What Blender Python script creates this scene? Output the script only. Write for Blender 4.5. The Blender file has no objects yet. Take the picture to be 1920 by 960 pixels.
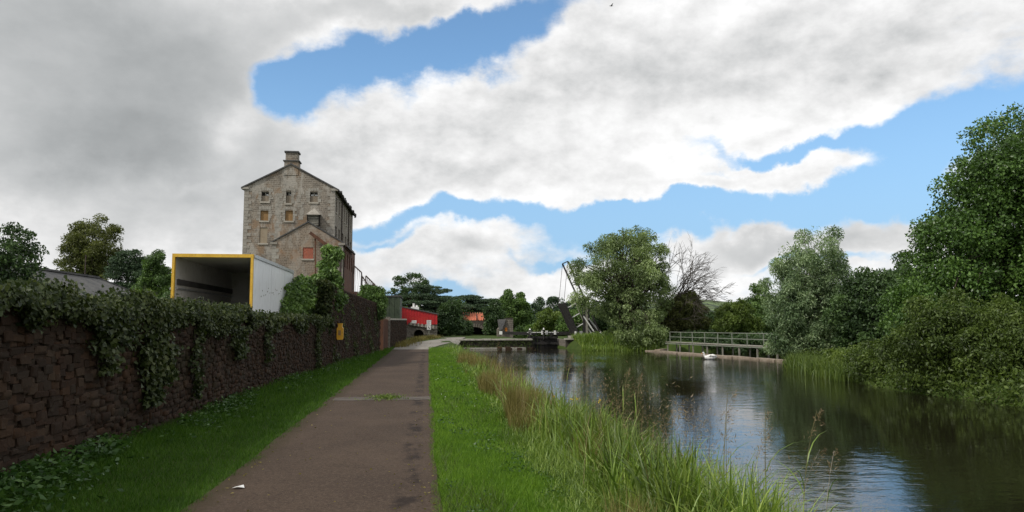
import bpy, bmesh, math, random
import numpy as np
from mathutils import Vector, Matrix

random.seed(7)
RNG = np.random.default_rng(7)
R = math.radians
S = bpy.context.scene
COL = S.collection

# ------------------------------------------------------------------ camera
EYE = 1.6
FPX = 1450.0                      # focal length in pixels of a 1920 wide frame
YAW, PITCH = R(6.271), R(5.2016)
cam_d = bpy.data.cameras.new('camera')
cam_d.sensor_width = 36
cam_d.lens = 36 * FPX / 1920
cam_d.clip_start = 0.05
cam_d.clip_end = 12000
cam = bpy.data.objects.new('camera', cam_d)
COL.objects.link(cam)
cam.location = (0, 0, EYE)
cam.rotation_euler = (R(90) + PITCH, 0, -YAW)
S.camera = cam

# survey helpers: sight lines of the standpoint, used to read real positions at a known distance
FWD = Vector((math.sin(YAW) * math.cos(PITCH), math.cos(YAW) * math.cos(PITCH), math.sin(PITCH)))
RGT = Vector((math.cos(YAW), -math.sin(YAW), 0))
UPV = RGT.cross(FWD)
def ray(px, py): return RGT * ((px - 960) / FPX) - UPV * ((py - 480) / FPX) + FWD
def at(px, py, Y):
    d = ray(px, py); return Vector((0, 0, EYE)) + d * (Y / d.y)
def gnd(px, py, z=0.0):
    d = ray(px, py); return Vector((0, 0, EYE)) + d * ((z - EYE) / d.z)

# ------------------------------------------------------------------ world: sky with clouds
SUN_AZ, SUN_EL = R(-118), R(46)     # from +Y towards +X
world = bpy.data.worlds.new('World')
S.world = world
world.use_nodes = True
wt = world.node_tree
wt.nodes.clear()
class NT:
    """tiny node maths helper"""
    def __init__(s, tree): s.t = tree
    def n(s, typ, **k):
        nd = s.t.nodes.new(typ)
        for a, b in k.items(): setattr(nd, a, b)
        return nd
    def put(s, sock, v):
        if isinstance(v, bpy.types.NodeSocket): s.t.links.new(v, sock)
        else: sock.default_value = v
    def m(s, op, a, b=0.0, c=0.0, clamp=False):
        nd = s.n('ShaderNodeMath', operation=op, use_clamp=clamp)
        s.put(nd.inputs[0], a); s.put(nd.inputs[1], b); s.put(nd.inputs[2], c)
        return nd.outputs[0]
    def vm(s, op, a, b=(0, 0, 0), scale=None):
        nd = s.n('ShaderNodeVectorMath', operation=op)
        s.put(nd.inputs[0], a); s.put(nd.inputs[1], b)
        if scale is not None: s.put(nd.inputs['Scale'], scale)
        return nd.outputs['Value'] if op in ('DOT_PRODUCT', 'LENGTH') else nd.outputs[0]
    def noise(s, vec, scale, detail=4, rough=0.55, dist=0.0, col=False):
        nd = s.n('ShaderNodeTexNoise')
        s.put(nd.inputs['Vector'], vec)
        nd.inputs['Scale'].default_value = scale
        nd.inputs['Detail'].default_value = detail
        nd.inputs['Roughness'].default_value = rough
        nd.inputs['Distortion'].default_value = dist
        return nd.outputs['Color'] if col else nd.outputs['Fac']
    def ss(s, v, lo, hi, a=0.0, b=1.0):
        nd = s.n('ShaderNodeMapRange', interpolation_type='SMOOTHSTEP')
        s.put(nd.inputs[0], v); s.put(nd.inputs[1], lo); s.put(nd.inputs[2], hi)
        s.put(nd.inputs[3], a); s.put(nd.inputs[4], b)
        return nd.outputs[0]
    def mix(s, f, a, b, mode='MIX'):
        nd = s.n('ShaderNodeMix', data_type='RGBA', blend_type=mode)
        s.put(nd.inputs[0], f)
        for i, v in ((6, a), (7, b)):
            if not isinstance(v, bpy.types.NodeSocket) and len(v) == 3: v = (*v, 1)
            s.put(nd.inputs[i], v)
        return nd.outputs[2]
    def sep(s, v):
        nd = s.n('ShaderNodeSeparateXYZ'); s.put(nd.inputs[0], v); return nd.outputs
    def comb(s, x, y, z):
        nd = s.n('ShaderNodeCombineXYZ')
        s.put(nd.inputs[0], x); s.put(nd.inputs[1], y); s.put(nd.inputs[2], z)
        return nd.outputs[0]

w = NT(wt)
tc = w.n('ShaderNodeTexCoord')
dirv = w.vm('NORMALIZE', tc.outputs['Generated'])
# break the outline of the cloud banks up: large billows, then small ones
wrp = w.vm('SUBTRACT', w.noise(dirv, 5.0, 3, 0.55, col=True), (0.5, 0.5, 0.5))
wrp2 = w.vm('SUBTRACT', w.noise(dirv, 17.0, 5, 0.6, col=True), (0.5, 0.5, 0.5))
dw = w.vm('ADD', dirv, w.vm('SCALE', wrp, scale=0.17))
dw = w.vm('ADD', dw, w.vm('SCALE', wrp2, scale=0.05))
dx, dy, dz = w.sep(w.vm('NORMALIZE', dw))
AZ = w.m('ARCTAN2', dx, dy)
EL = w.m('ARCSINE', dz)
def azel(px, py):
    d = ray(px, py).normalized()
    return math.atan2(d.x, d.y), math.asin(d.z)
def bank(px, py, a, b, ang, wgt, p=1.0):
    """a soft elliptical cloud bank (or gap) at a bearing and height; a, b in px of sight, ang in degrees"""
    u0, v0 = azel(px, py)
    k = 1.0 / FPX
    c, s_ = math.cos(R(ang)), math.sin(R(ang))
    du = w.m('SUBTRACT', AZ, u0); dv = w.m('SUBTRACT', EL, v0)
    e1 = w.m('ADD', w.m('MULTIPLY', du, c / (a * k)), w.m('MULTIPLY', dv, s_ / (a * k)))
    e2 = w.m('ADD', w.m('MULTIPLY', du, -s_ / (b * k)), w.m('MULTIPLY', dv, c / (b * k)))
    q = w.m('ADD', w.m('MULTIPLY', e1, e1), w.m('MULTIPLY', e2, e2))
    if p != 1.0: q = w.m('POWER', q, p)
    return w.m('MULTIPLY', w.m('EXPONENT', w.m('MULTIPLY', q, -1.0)), wgt)
def total(lst):
    r = lst[0]
    for x in lst[1:]: r = w.m('ADD', r, x)
    return r
# where the sky is open (negative) and where cloud banks lie (positive)
gaps = total([
    bank(640, 118, 165, 66, 12, -1.5, 1.4), bank(890, 66, 240, 46, 13, -1.45, 1.3),
    bank(545, 150, 75, 75, 0, -1.3, 1.5),
    bank(1820, 215, 170, 62, 3, -1.5, 1.5), bank(1730, 240, 110, 50, 4, -1.5, 1.3),
    bank(1370, 372, 300, 40, 9, -1.45, 1.3), bank(1250, 402, 120, 20, 4, -.8), bank(1560, 385, 60, 45, 0, -.8), bank(860, 412, 330, 22, 4, -1.35, 1.5),
    bank(1640, 365, 130, 34, 0, -1.4, 1.4), bank(1400, 425, 42, 24, 0, -0.6),
    bank(1180, 395, 100, 40, 10, -1.0), bank(880, 562, 150, 16, 0, -1.3), bank(760, 452, 110, 10, 3, -.9), bank(1060, 470, 90, 9, 2, -.8), bank(1560, 480, 120, 10, 0, -.8), bank(390, 350, 60, 10, 20, -.5), bank(1500, 258, 170, 13, 9, -1.25), bank(1330, 322, 120, 9, 6, -.9),
])
banks = total([
    bank(180, 150, 470, 260, 0, 0.9), bank(1250, 170, 560, 110, 14, 0.8, 1.5),
    bank(1400, 205, 330, 40, 10, 0.7, 1.5), bank(1520, 303, 250, 26, 5, 1.25), bank(1250, 350, 110, 20, 8, .8), bank(1180, 372, 50, 11, 0, .8),
    bank(760, 310, 300, 80, 6, 0.6), bank(880, 460, 90, 26, 0, 0.7),
    bank(1280, 412, 45, 34, 0, 1.1, 1.4), bank(1370, 425, 60, 40, 0, .6), bank(1450, 425, 60, 40, 0, 0.8, 1.4), bank(1025, 545, 60, 40, 0, 0.9),
    bank(1660, 440, 150, 45, 0, 0.5), bank(700, 2, 400, 26, 3, 0.7, 1.5),
])
fbm = w.noise(w.vm('MULTIPLY', dirv, (1, 1, 1.7)), 7.0, 8, 0.58)
sunv = Vector((math.sin(SUN_AZ) * math.cos(SUN_EL), math.cos(SUN_AZ) * math.cos(SUN_EL), math.sin(SUN_EL)))
lit = w.vm('ADD', dirv, tuple(Vector((-0.45, -0.2, 0.75)) * 0.045))
fbm2 = w.noise(w.vm('MULTIPLY', lit, (1, 1, 1.7)), 7.0, 8, 0.58)
dens = w.m('ADD', w.m('ADD', gaps, banks), w.m('ADD', w.m('MULTIPLY', w.m('SUBTRACT', fbm, 0.5), 1.25), 0.5))
dens = w.m('ADD', dens, w.m('MULTIPLY', w.m('SUBTRACT', w.noise(w.vm('MULTIPLY', dirv, (1, 1, 2.2)), 22.0, 8, 0.66), 0.5), 0.95))
cover = w.m('POWER', w.ss(dens, -0.42, 0.62), 1.25)
thick = w.ss(dens, 0.25, 1.35)
lowv = w.vm('MULTIPLY', dirv, (1, 1, 2.4)); lowv2 = w.vm('MULTIPLY', w.vm('ADD', dirv, (-0.02, 0.0, 0.085)), (1, 1, 2.4))
relief = w.m('ADD', w.m('MULTIPLY', w.m('SUBTRACT', fbm, fbm2), 0.42), w.m('MULTIPLY', w.m('SUBTRACT', w.noise(lowv, 3.6, 5, 0.55), w.noise(lowv2, 3.6, 5, 0.55)), 0.55))
gloom = total([bank(60, 120, 480, 190, -12, 0.72, 2.0), bank(300, 190, 200, 150, 0, 0.32, 1.3), bank(130, 290, 260, 55, 6, 0.26, 1.2),
               bank(690, 360, 330, 36, 8, 0.26), bank(1330, 110, 500, 45, 12, 0.18), bank(1430, 440, 120, 36, 0, 0.5),
               bank(900, 475, 70, 18, 0, 0.5), bank(250, 430, 330, 50, 0, 0.34), bank(1640, 430, 120, 36, 0, 0.4), bank(640, 10, 300, 50, 0, 0.5), bank(480, 120, 60, 110, 0, .35), bank(450, 240, 40, 70, -20, -.6)])
gl = w.m('MULTIPLY', gloom, w.ss(dens, -0.2, 0.35))
puff = w.vm('MULTIPLY', dirv, (1, 1, 1.5)); puff2 = w.vm('MULTIPLY', w.vm('ADD', dirv, (-0.010, -0.004, 0.016)), (1, 1, 1.5))
relief = w.m('ADD', relief, w.m('MULTIPLY', w.m('SUBTRACT', w.noise(puff, 15.0, 8, 0.6), w.noise(puff2, 15.0, 8, 0.6)), 0.5))
bright = w.m('SUBTRACT', w.m('SUBTRACT', 0.85, w.m('MULTIPLY', thick, 0.09)), w.m('MULTIPLY', gl, 0.36))
bright = w.m('MAXIMUM', w.m('ADD', bright, w.m('MULTIPLY', relief, w.ss(gl, 0.1, 0.7, 1.0, 0.22))), 0.18)
bright = w.m('MINIMUM', bright, 0.97)
tint = w.ss(bright, 0.2, 0.8)
ccol = w.mix(tint, (0.93, 0.98, 1.0), (1.0, 1.0, 1.0))
ccol = w.vm('SCALE', ccol, scale=bright)
sky = w.n('ShaderNodeTexSky', sky_type='NISHITA')
sky.sun_disc = False
sky.sun_elevation = SUN_EL
sky.sun_rotation = SUN_AZ
sky.altitude = 50
sky.air_density = 1.0
sky.dust_density = 0.2
sky.ozone_density = 3.0
skyc = w.vm('SCALE', w.vm('MULTIPLY', sky.outputs[0], (0.88, 1.02, 1.03)), scale=0.15)
skyc = w.mix(w.ss(w.sep(dirv)[2], 0.02, 0.36, 0.85, 0.0), skyc, (0.27, 0.45, 0.70))
allc = w.mix(cover, skyc, ccol)
bg = w.n('ShaderNodeBackground')
bg.inputs['Strength'].default_value = 1.0
wt.links.new(allc, bg.inputs['Color'])
wo = w.n('ShaderNodeOutputWorld')
wt.links.new(bg.outputs[0], wo.inputs['Surface'])

world.cycles.sampling_method = 'MANUAL'
world.cycles.sample_map_resolution = 256

sun_d = bpy.data.lights.new('sun', 'SUN')
sun_d.energy = 2.6
sun_d.angle = R(7)
sun_d.color = (1.0, 0.95, 0.87)
sun = bpy.data.objects.new('sun', sun_d)
COL.objects.link(sun)
sun.rotation_euler = (-sunv).to_track_quat('-Z', 'Y').to_euler()

S.render.engine = 'CYCLES'
S.view_settings.view_transform = 'Standard'
S.view_settings.look = 'None'
S.view_settings.exposure = 0.15
S.view_settings.gamma = 1.0
S.view_settings.use_curve_mapping = False
S.cycles.use_denoising = True
S.cycles.max_bounces = 6
S.cycles.diffuse_bounces = 3
S.cycles.glossy_bounces = 3
S.cycles.transmission_bounces = 4
S.cycles.transparent_max_bounces = 6
S.cycles.caustics_reflective = False
S.cycles.caustics_refractive = False

# ------------------------------------------------------------------ mesh helpers
class MB:
    def __init__(s): s.v, s.f = [], []
    def add(s, vs, fs):
        o = len(s.v); s.v += [tuple(x) for x in vs]; s.f += [tuple(i + o for i in f) for f in fs]; return s
    def quad(s, a, b, c, d): return s.add([a, b, c, d], [(0, 1, 2, 3)])
    def box(s, lo, hi):
        x0, y0, z0 = lo; x1, y1, z1 = hi
        return s.add([(x0, y0, z0), (x1, y0, z0), (x1, y1, z0), (x0, y1, z0), (x0, y0, z1), (x1, y0, z1), (x1, y1, z1), (x0, y1, z1)],
                     [(0, 3, 2, 1), (4, 5, 6, 7), (0, 1, 5, 4), (1, 2, 6, 5), (2, 3, 7, 6), (3, 0, 4, 7)])
    def beam(s, p, q, wd, h, up=(0, 0, 1)):
        p, q = Vector(p), Vector(q); d = (q - p).normalized(); up = Vector(up)
        if abs(d.dot(up)) > 0.98: up = Vector((0, 1, 0))
        sd = d.cross(up).normalized() * (wd / 2); u = sd.cross(d).normalized() * (h / 2)
        c = [p - sd - u, p + sd - u, p + sd + u, p - sd + u, q - sd - u, q + sd - u, q + sd + u, q - sd + u]
        return s.add(c, [(0, 1, 2, 3), (7, 6, 5, 4), (0, 4, 5, 1), (1, 5, 6, 2), (2, 6, 7, 3), (3, 7, 4, 0)])
    def tube(s, pts, rad, n=6, cap=True, sx=1.0):
        pts = [Vector(p) for p in pts]; m = len(pts)
        if not hasattr(rad, '__len__'): rad = [rad] * m
        ref = Vector((0.31, 0.2, 0.93)); o = len(s.v)
        for i, p in enumerate(pts):
            t = (pts[min(i + 1, m - 1)] - pts[max(i - 1, 0)])
            t = t.normalized() if t.length > 1e-9 else Vector((0, 0, 1))
            a = t.cross(ref)
            if a.length < 0.05: a = t.cross(Vector((1, 0, 0)))
            a.normalize(); b = t.cross(a); ref = b.cross(t) if b.cross(t).length > 0.1 else ref; ref = ref if abs(ref.dot(t)) < 0.9 else b
            for k in range(n):
                g = 2 * math.pi * k / n
                s.v.append(tuple(p + (a * math.cos(g) * sx + b * math.sin(g)) * rad[i]))
        for i in range(m - 1):
            for k in range(n):
                a0, a1 = o + i * n + k, o + i * n + (k + 1) % n
                s.f.append((a0, a1, a1 + n, a0 + n))
        if cap:
            s.f.append(tuple(o + k for k in reversed(range(n)))); s.f.append(tuple(o + (m - 1) * n + k for k in range(n)))
        return s
    def prism(s, poly, axis, a, b):
        """poly in the two other axes, extruded along axis from a to b"""
        def P(u, v, t): return {'x': (t, u, v), 'y': (u, t, v), 'z': (u, v, t)}[axis]
        n = len(poly)
        return s.add([P(u, v, a) for u, v in poly] + [P(u, v, b) for u, v in poly],
                     [tuple(range(n)), tuple(range(2 * n - 1, n - 1, -1))] + [(i, i + n, (i + 1) % n + n, (i + 1) % n) for i in range(n)])
    def build(s, name, mat, parent=None, smooth=False, fix=True, **props):
        me = bpy.data.meshes.new(name)
        me.from_pydata(s.v, [], s.f); me.update()
        if fix:
            bm = bmesh.new(); bm.from_mesh(me); bmesh.ops.recalc_face_normals(bm, faces=bm.faces); bm.to_mesh(me); bm.free()
        if smooth: me.polygons.foreach_set('use_smooth', [True] * len(me.polygons))
        me.materials.append(mat)
        return link(name, me, parent, **props)
def link(name, me, parent=None, **props):
    o = bpy.data.objects.new(name, me); COL.objects.link(o)
    if parent is not None:
        o.parent = parent
        if parent.parent is None: o.matrix_parent_inverse = Matrix.Translation(-parent.location)   # parts are modelled in place
    for k, v in props.items(): o[k] = v
    return o
def root(name, label, cat, loc=(0, 0, 0), group=None):
    o = bpy.data.objects.new(name, None); COL.objects.link(o)
    o.location = loc; o.empty_display_size = 0.3
    o['label'] = label; o['category'] = cat
    if group: o['group'] = group
    return o
def tag(o, label, cat, group=None):
    o['label'] = label; o['category'] = cat
    if group: o['group'] = group
    return o
def raw_mesh(name, V, F, mat, rnd=None, smooth=False):
    """numpy arrays straight into a mesh; F is (n,3) or (n,4); rnd one value per vertex"""
    me = bpy.data.meshes.new(name)
    V = np.ascontiguousarray(V, dtype=np.float32); F = np.ascontiguousarray(F, dtype=np.int32)
    k = F.shape[1]
    me.vertices.add(len(V)); me.vertices.foreach_set('co', V.ravel())
    me.loops.add(F.size); me.loops.foreach_set('vertex_index', F.ravel())
    me.polygons.add(len(F)); me.polygons.foreach_set('loop_start', np.arange(0, F.size, k, dtype=np.int32))
    me.update(calc_edges=True)
    if rnd is not None:
        at_ = me.attributes.new('rnd', 'FLOAT', 'POINT'); at_.data.foreach_set('value', np.ascontiguousarray(rnd, dtype=np.float32))
    if smooth: me.polygons.foreach_set('use_smooth', np.ones(len(F), dtype=bool))
    me.materials.append(mat)
    return me

# ------------------------------------------------------------------ materials
def newmat(name):
    m = bpy.data.materials.new(name); m.use_nodes = True
    t = m.node_tree; b = t.nodes['Principled BSDF']
    return m, NT(t), b
def coords(g, kind='Object'):
    return g.n('ShaderNodeTexCoord').outputs[kind]
def wpos(g):
    return g.n('ShaderNodeNewGeometry').outputs['Position']
def bump(g, b, h, strength=0.4, dist=0.02):
    n = g.n('ShaderNodeBump'); n.inputs['Strength'].default_value = strength; n.inputs['Distance'].default_value = dist
    g.put(n.inputs['Height'], h); g.t.links.new(n.outputs[0], b.inputs['Normal'])
def mottled(name, cols, scale=3.0, rough=0.8, bs=0.3, bd=0.02, spec=0.3, fine=30.0, metal=0.0, rnd=0.0, streak=None):
    """weathered paint, stone or timber: three tones mixed by two noises"""
    m, g, b = newmat(name)
    p = wpos(g)
    if streak: p2 = g.vm('MULTIPLY', p, streak)
    else: p2 = p
    n1 = g.noise(p2, scale, 6, 0.62); n2 = g.noise(p2, fine, 4, 0.6)
    c = g.mix(g.ss(n1, 0.34, 0.66), cols[0], cols[1])
    if len(cols) > 2: c = g.mix(g.ss(n2, 0.48, 0.72), c, cols[2])
    c = g.mix(0.35, c, g.mix(n2, (0.2, 0.2, 0.2), (0.85, 0.85, 0.85)), 'OVERLAY')
    if rnd:
        oi = g.n('ShaderNodeObjectInfo').outputs['Random']
        c = g.mix(1.0, c, g.mix(oi, (1 - rnd,) * 3, (1 + rnd,) * 3), 'MULTIPLY')
    g.put(b.inputs['Base Color'], c)
    g.put(b.inputs['Roughness'], g.ss(n2, 0.2, 0.8, max(rough - 0.12, 0.05), min(rough + 0.1, 1.0)))
    b.inputs['Specular IOR Level'].default_value = spec
    b.inputs['Metallic'].default_value = metal
    bump(g, b, g.m('ADD', n1, g.m('MULTIPLY', n2, 0.5)), bs, bd)
    return m
def leafmat(name, dark, mid, light, rough=0.5, transl=0.28, big=0.35, spec=0.35):
    m, g, b = newmat(name)
    a = g.n('ShaderNodeAttribute', attribute_name='rnd').outputs['Fac']
    p = wpos(g)
    n = g.noise(p, big, 3, 0.6)
    f = g.m('ADD', g.m('MULTIPLY', a, 0.7), g.m('MULTIPLY', g.m('SUBTRACT', n, 0.35), 0.9))
    r = g.n('ShaderNodeValToRGB'); g.put(r.inputs[0], f)
    e = r.color_ramp.elements
    e[0].position = 0.12; e[0].color = (*dark, 1); e[1].position = 0.92; e[1].color = (*light, 1)
    k = e.new(0.5); k.color = (*mid, 1)
    g.put(b.inputs['Base Color'], r.outputs[0])
    b.inputs['Roughness'].default_value = rough
    b.inputs['Specular IOR Level'].default_value = spec
    tr = g.n('ShaderNodeBsdfTranslucent')
    g.t.links.new(g.mix(1.0, r.outputs[0], (1.15, 1.25, 0.6), 'MULTIPLY'), tr.inputs['Color'])
    mx = g.n('ShaderNodeMixShader'); mx.inputs[0].default_value = transl
    g.t.links.new(b.outputs[0], mx.inputs[1]); g.t.links.new(tr.outputs[0], mx.inputs[2])
    g.t.links.new(mx.outputs[0], g.t.nodes['Material Output'].inputs['Surface'])
    return m
def masonry(name, tones, mortar, bw=0.42, bh=0.2, msize=0.022, pale=None, pale_amt=0.0, grime=0.3, bs=0.5, warm=None):
    """coursed rubble; works on walls that face along X or along Y"""
    m, g, b = newmat(name)
    p = wpos(g)
    x, y, z = g.sep(p)
    wob = g.vm('SUBTRACT', g.noise(p, 2.2, 3, 0.6, col=True), (0.5, 0.5, 0.5))
    uv = g.comb(g.m('ADD', x, y), z, 0.0)
    uv = g.vm('ADD', uv, g.vm('SCALE', wob, scale=0.16))
    br = g.n('ShaderNodeTexBrick'); g.put(br.inputs['Vector'], uv)
    br.offset_frequency = 2; br.squash = 0.7; br.squash_frequency = 3
    br.inputs['Color1'].default_value = (*tones[0], 1); br.inputs['Color2'].default_value = (*tones[1], 1)
    br.inputs['Mortar'].default_value = (*mortar, 1)
    br.inputs['Scale'].default_value = 1.0; br.inputs['Mortar Size'].default_value = msize
    br.inputs['Mortar Smooth'].default_value = 0.3; br.inputs['Bias'].default_value = 0.0
    br.inputs['Brick Width'].default_value = bw; br.inputs['Row Height'].default_value = bh
    n1 = g.noise(p, 0.55, 5, 0.6); n2 = g.noise(p, 9.0, 5, 0.65); n3 = g.noise(g.vm('MULTIPLY', p, (1.0, 1.0, 0.35)), 1.3, 4, 0.6)
    c = g.mix(g.ss(n2, 0.38, 0.68), br.outputs['Color'], tones[2])
    if warm is not None: c = g.mix(g.ss(n1, 0.50, 0.64, 0.0, 0.75), c, warm)
    if pale is not None: c = g.mix(g.m('MULTIPLY', g.ss(n3, 0.50, 0.60), pale_amt), c, pale)
    c = g.mix(g.ss(g.noise(p, 0.9, 6, 0.7), 0.45, 0.75, 0.0, grime), c, (0.06, 0.055, 0.05))
    g.put(b.inputs['Base Color'], c)
    b.inputs['Roughness'].default_value = 0.9; b.inputs['Specular IOR Level'].default_value = 0.2
    bump(g, b, g.m('ADD', g.m('MULTIPLY', br.outputs['Fac'], -1.0), n2), bs, 0.03)
    return m
def flat(name, col, rough=0.6, spec=0.4, metal=0.0, var=0.25, scale=4.0):
    lo = tuple(c * (1 - var) for c in col); hi = tuple(min(1, c * (1 + var)) for c in col)
    return mottled(name, [lo, hi], scale, rough, 0.12, 0.004, spec, 40.0, metal)

M = {}
M['mill'] = masonry('mill_stone', [(0.225, 0.19, 0.15), (0.105, 0.086, 0.07), (0.30, 0.265, 0.22)], (0.38, 0.345, 0.295), 0.46, 0.21, 0.02, (0.42, 0.395, 0.35), 0.6, 0.6, warm=(0.25, 0.165, 0.10))
M['annex'] = masonry('annex_stone', [(0.215, 0.165, 0.12), (0.095, 0.073, 0.055), (0.28, 0.23, 0.18)], (0.34, 0.29, 0.235), 0.36, 0.16, 0.02, (0.45, 0.42, 0.37), 0.3, 0.3, warm=(0.26, 0.15, 0.08))
M['mill_side'] = masonry('mill_side_stone', [(0.2, 0.175, 0.145), (0.135, 0.115, 0.095), (0.27, 0.24, 0.2)], (0.3, 0.27, 0.23), 0.46, 0.21, 0.02, (0.35, 0.32, 0.28), 0.3, 0.5)
M['quoin'] = mottled('pale_limestone', [(0.25, 0.228, 0.195), (0.36, 0.338, 0.295), (0.17, 0.153, 0.13)], 1.6, 0.88, 0.4, 0.03, 0.2, 14)
M['sill'] = mottled('sill_stone', [(0.33, 0.30, 0.25), (0.42, 0.385, 0.33)], 2.0, 0.85, 0.3, 0.02, 0.2, 14)
M['slate'] = mottled('slate_roofing', [(0.06, 0.06, 0.062), (0.095, 0.093, 0.09), (0.12, 0.118, 0.108)], 1.2, 0.85, 0.4, 0.02, 0.2, 9)
M['void'] = mottled('painted_room_shade', [(0.012, 0.011, 0.01), (0.03, 0.027, 0.024)], 1.0, 0.95, 0.1, 0.01, 0.1)  # near-black back panels: the shade of unlit interiors is put into the colour
M['board'] = mottled('weathered_plywood', [(0.20, 0.165, 0.125), (0.28, 0.235, 0.18), (0.15, 0.12, 0.09)], 2.5, 0.85, 0.3, 0.01, 0.2, 20, streak=(1, 1, .3))
M['board_brown'] = mottled('brown_plywood', [(0.24, 0.145, 0.065), (0.33, 0.205, 0.095), (0.17, 0.1, 0.05)], 2.5, 0.85, 0.3, 0.01, 0.2, 20, streak=(1, 1, .3))
M['plaster'] = mottled('blocked_window_plaster', [(0.27, 0.215, 0.15), (0.32, 0.265, 0.19), (0.2, 0.16, 0.12)], 2.0, 0.9, 0.3, 0.02, 0.2, 15)
M['brick_red'] = masonry('red_brick', [(0.36, 0.09, 0.055), (0.28, 0.065, 0.04), (0.42, 0.13, 0.08)], (0.33, 0.2, 0.15), 0.22, 0.075, 0.01, grime=0.15)
M['rust'] = mottled('rusty_iron', [(0.075, 0.036, 0.024), (0.14, 0.062, 0.034), (0.05, 0.03, 0.024)], 2.2, 0.85, 0.3, 0.01, 0.3, 22, streak=(1, 1, .35))
M['iron'] = mottled('dark_iron', [(0.03, 0.024, 0.02), (0.055, 0.04, 0.032), (0.09, 0.05, 0.035)], 5, 0.7, 0.2, 0.005, 0.4)
M['timber_dark'] = mottled('tarred_timber', [(0.014, 0.013, 0.013), (0.028, 0.026, 0.024), (0.05, 0.047, 0.043)], 4, 0.7, 0.3, 0.01, 0.35, 30)
M['white'] = mottled('white_paint', [(0.70, 0.70, 0.67), (0.80, 0.80, 0.78), (0.55, 0.54, 0.5)], 3, 0.55, 0.1, 0.004, 0.4, 25)
M['timber_grey'] = mottled('grey_timber', [(0.19, 0.18, 0.15), (0.30, 0.285, 0.245), (0.12, 0.115, 0.09)], 4, 0.85, 0.4, 0.01, 0.2, 25)
M['steel_pale'] = mottled('pale_galvanised_steel', [(0.16, 0.18, 0.145), (0.23, 0.245, 0.2), (0.12, 0.135, 0.105)], 5, 0.6, 0.15, 0.004, 0.4, 30)
M['yellow'] = mottled('yellow_paint', [(0.62, 0.36, 0.03), (0.72, 0.45, 0.05), (0.42, 0.23, 0.04)], 3.5, 0.5, 0.1, 0.004, 0.4, 25)
M['yellow_plastic'] = mottled('yellow_plastic', [(0.66, 0.33, 0.02), (0.74, 0.40, 0.03), (0.5, 0.24, 0.03)], 3.5, 0.45, 0.05, 0.003, 0.45, 20)
M['box_out'] = mottled('white_grp_panel', [(0.72, 0.735, 0.75), (0.79, 0.80, 0.81), (0.64, 0.645, 0.65)], 0.9, 0.4, 0.05, 0.004, 0.45, 5, streak=(1, 1, .4))
M['box_in'] = mottled('box_lining', [(0.55, 0.52, 0.48), (0.64, 0.61, 0.57), (0.45, 0.42, 0.38)], 0.8, 0.45, 0.08, 0.004, 0.45, 5)
M['box_dark'] = mottled('box_rail_dark', [(0.055, 0.05, 0.048), (0.09, 0.083, 0.078)], 2, 0.6, 0.1, 0.004, 0.3)
M['alu'] = mottled('aluminium_trim', [(0.40, 0.40, 0.40), (0.52, 0.52, 0.52)], 3, 0.4, 0.05, 0.003, 0.5, 20, 0.6)
M['red_sheet'] = mottled('red_sheet', [(0.42, 0.012, 0.016), (0.50, 0.018, 0.022), (0.33, 0.012, 0.014)], 1.2, 0.5, 0.08, 0.004, 0.4, 8)
M['green_sheet'] = mottled('dark_green_sheet', [(0.035, 0.05, 0.03), (0.055, 0.072, 0.042), (0.03, 0.036, 0.026)], 1.2, 0.6, 0.1, 0.004, 0.3, 8)
M['rubble_far'] = masonry('lock_side_stone', [(0.17, 0.15, 0.125), (0.10, 0.09, 0.076), (0.23, 0.205, 0.17)], (0.09, 0.08, 0.066), 0.5, 0.24, 0.03, grime=0.4, bs=0.8)
M['rubble_tall'] = masonry('tall_wall_stone', [(0.075, 0.062, 0.05), (0.05, 0.042, 0.034), (0.1, 0.086, 0.07)], (0.06, 0.05, 0.04), 0.36, 0.16, 0.03, grime=0.45, bs=0.9)
M['quay'] = mottled('quay_stone', [(0.032, 0.028, 0.023), (0.065, 0.055, 0.045), (0.024, 0.03, 0.015)], 1.7, 0.9, 0.5, 0.03, 0.25, 9, rnd=0.3)
M['coping'] = mottled('pale_coping_stone', [(0.30, 0.28, 0.24), (0.42, 0.40, 0.35), (0.2, 0.19, 0.15)], 1.7, 0.9, 0.4, 0.03, 0.2, 12)
M['tile_red'] = mottled('red_tiles', [(0.45, 0.13, 0.07), (0.56, 0.20, 0.115), (0.36, 0.1, 0.06)], 2.5, 0.8, 0.3, 0.02, 0.2, 9)
M['swan'] = mottled('white_feathers', [(0.74, 0.73, 0.70), (0.82, 0.82, 0.80)], 9, 0.8, 0.2, 0.01, 0.2)
M['orange_beak'] = flat('orange_beak', (0.6, 0.2, 0.03), 0.5)
M['black'] = flat('black_paint', (0.02, 0.02, 0.02), 0.5)
M['sign_white'] = flat('white_sign', (0.66, 0.66, 0.64), 0.5, var=0.06)
M['sign_grey'] = flat('grey_sign_print', (0.32, 0.32, 0.32), 0.6, var=0.1)
M['bark'] = mottled('bark', [(0.045, 0.036, 0.028), (0.085, 0.07, 0.056), (0.03, 0.024, 0.02)], 5, 0.95, 0.6, 0.03, 0.15, 22, streak=(1, 1, .3))
M['bark_pale'] = mottled('pale_bark', [(0.12, 0.105, 0.088), (0.19, 0.17, 0.145), (0.07, 0.06, 0.05)], 5, 0.95, 0.5, 0.03, 0.15, 22, streak=(1, 1, .3))
M['dead'] = mottled('dead_branches', [(0.055, 0.047, 0.04), (0.095, 0.083, 0.072)], 4, 0.95, 0.4, 0.02, 0.15)
M['mud'] = mottled('weir_stone', [(0.22, 0.175, 0.13), (0.31, 0.255, 0.2), (0.12, 0.1, 0.075)], 1.4, 0.9, 0.4, 0.03, 0.25, 8)
M['litter'] = flat('white_litter', (0.75, 0.75, 0.73), 0.7)
L = {}
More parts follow.
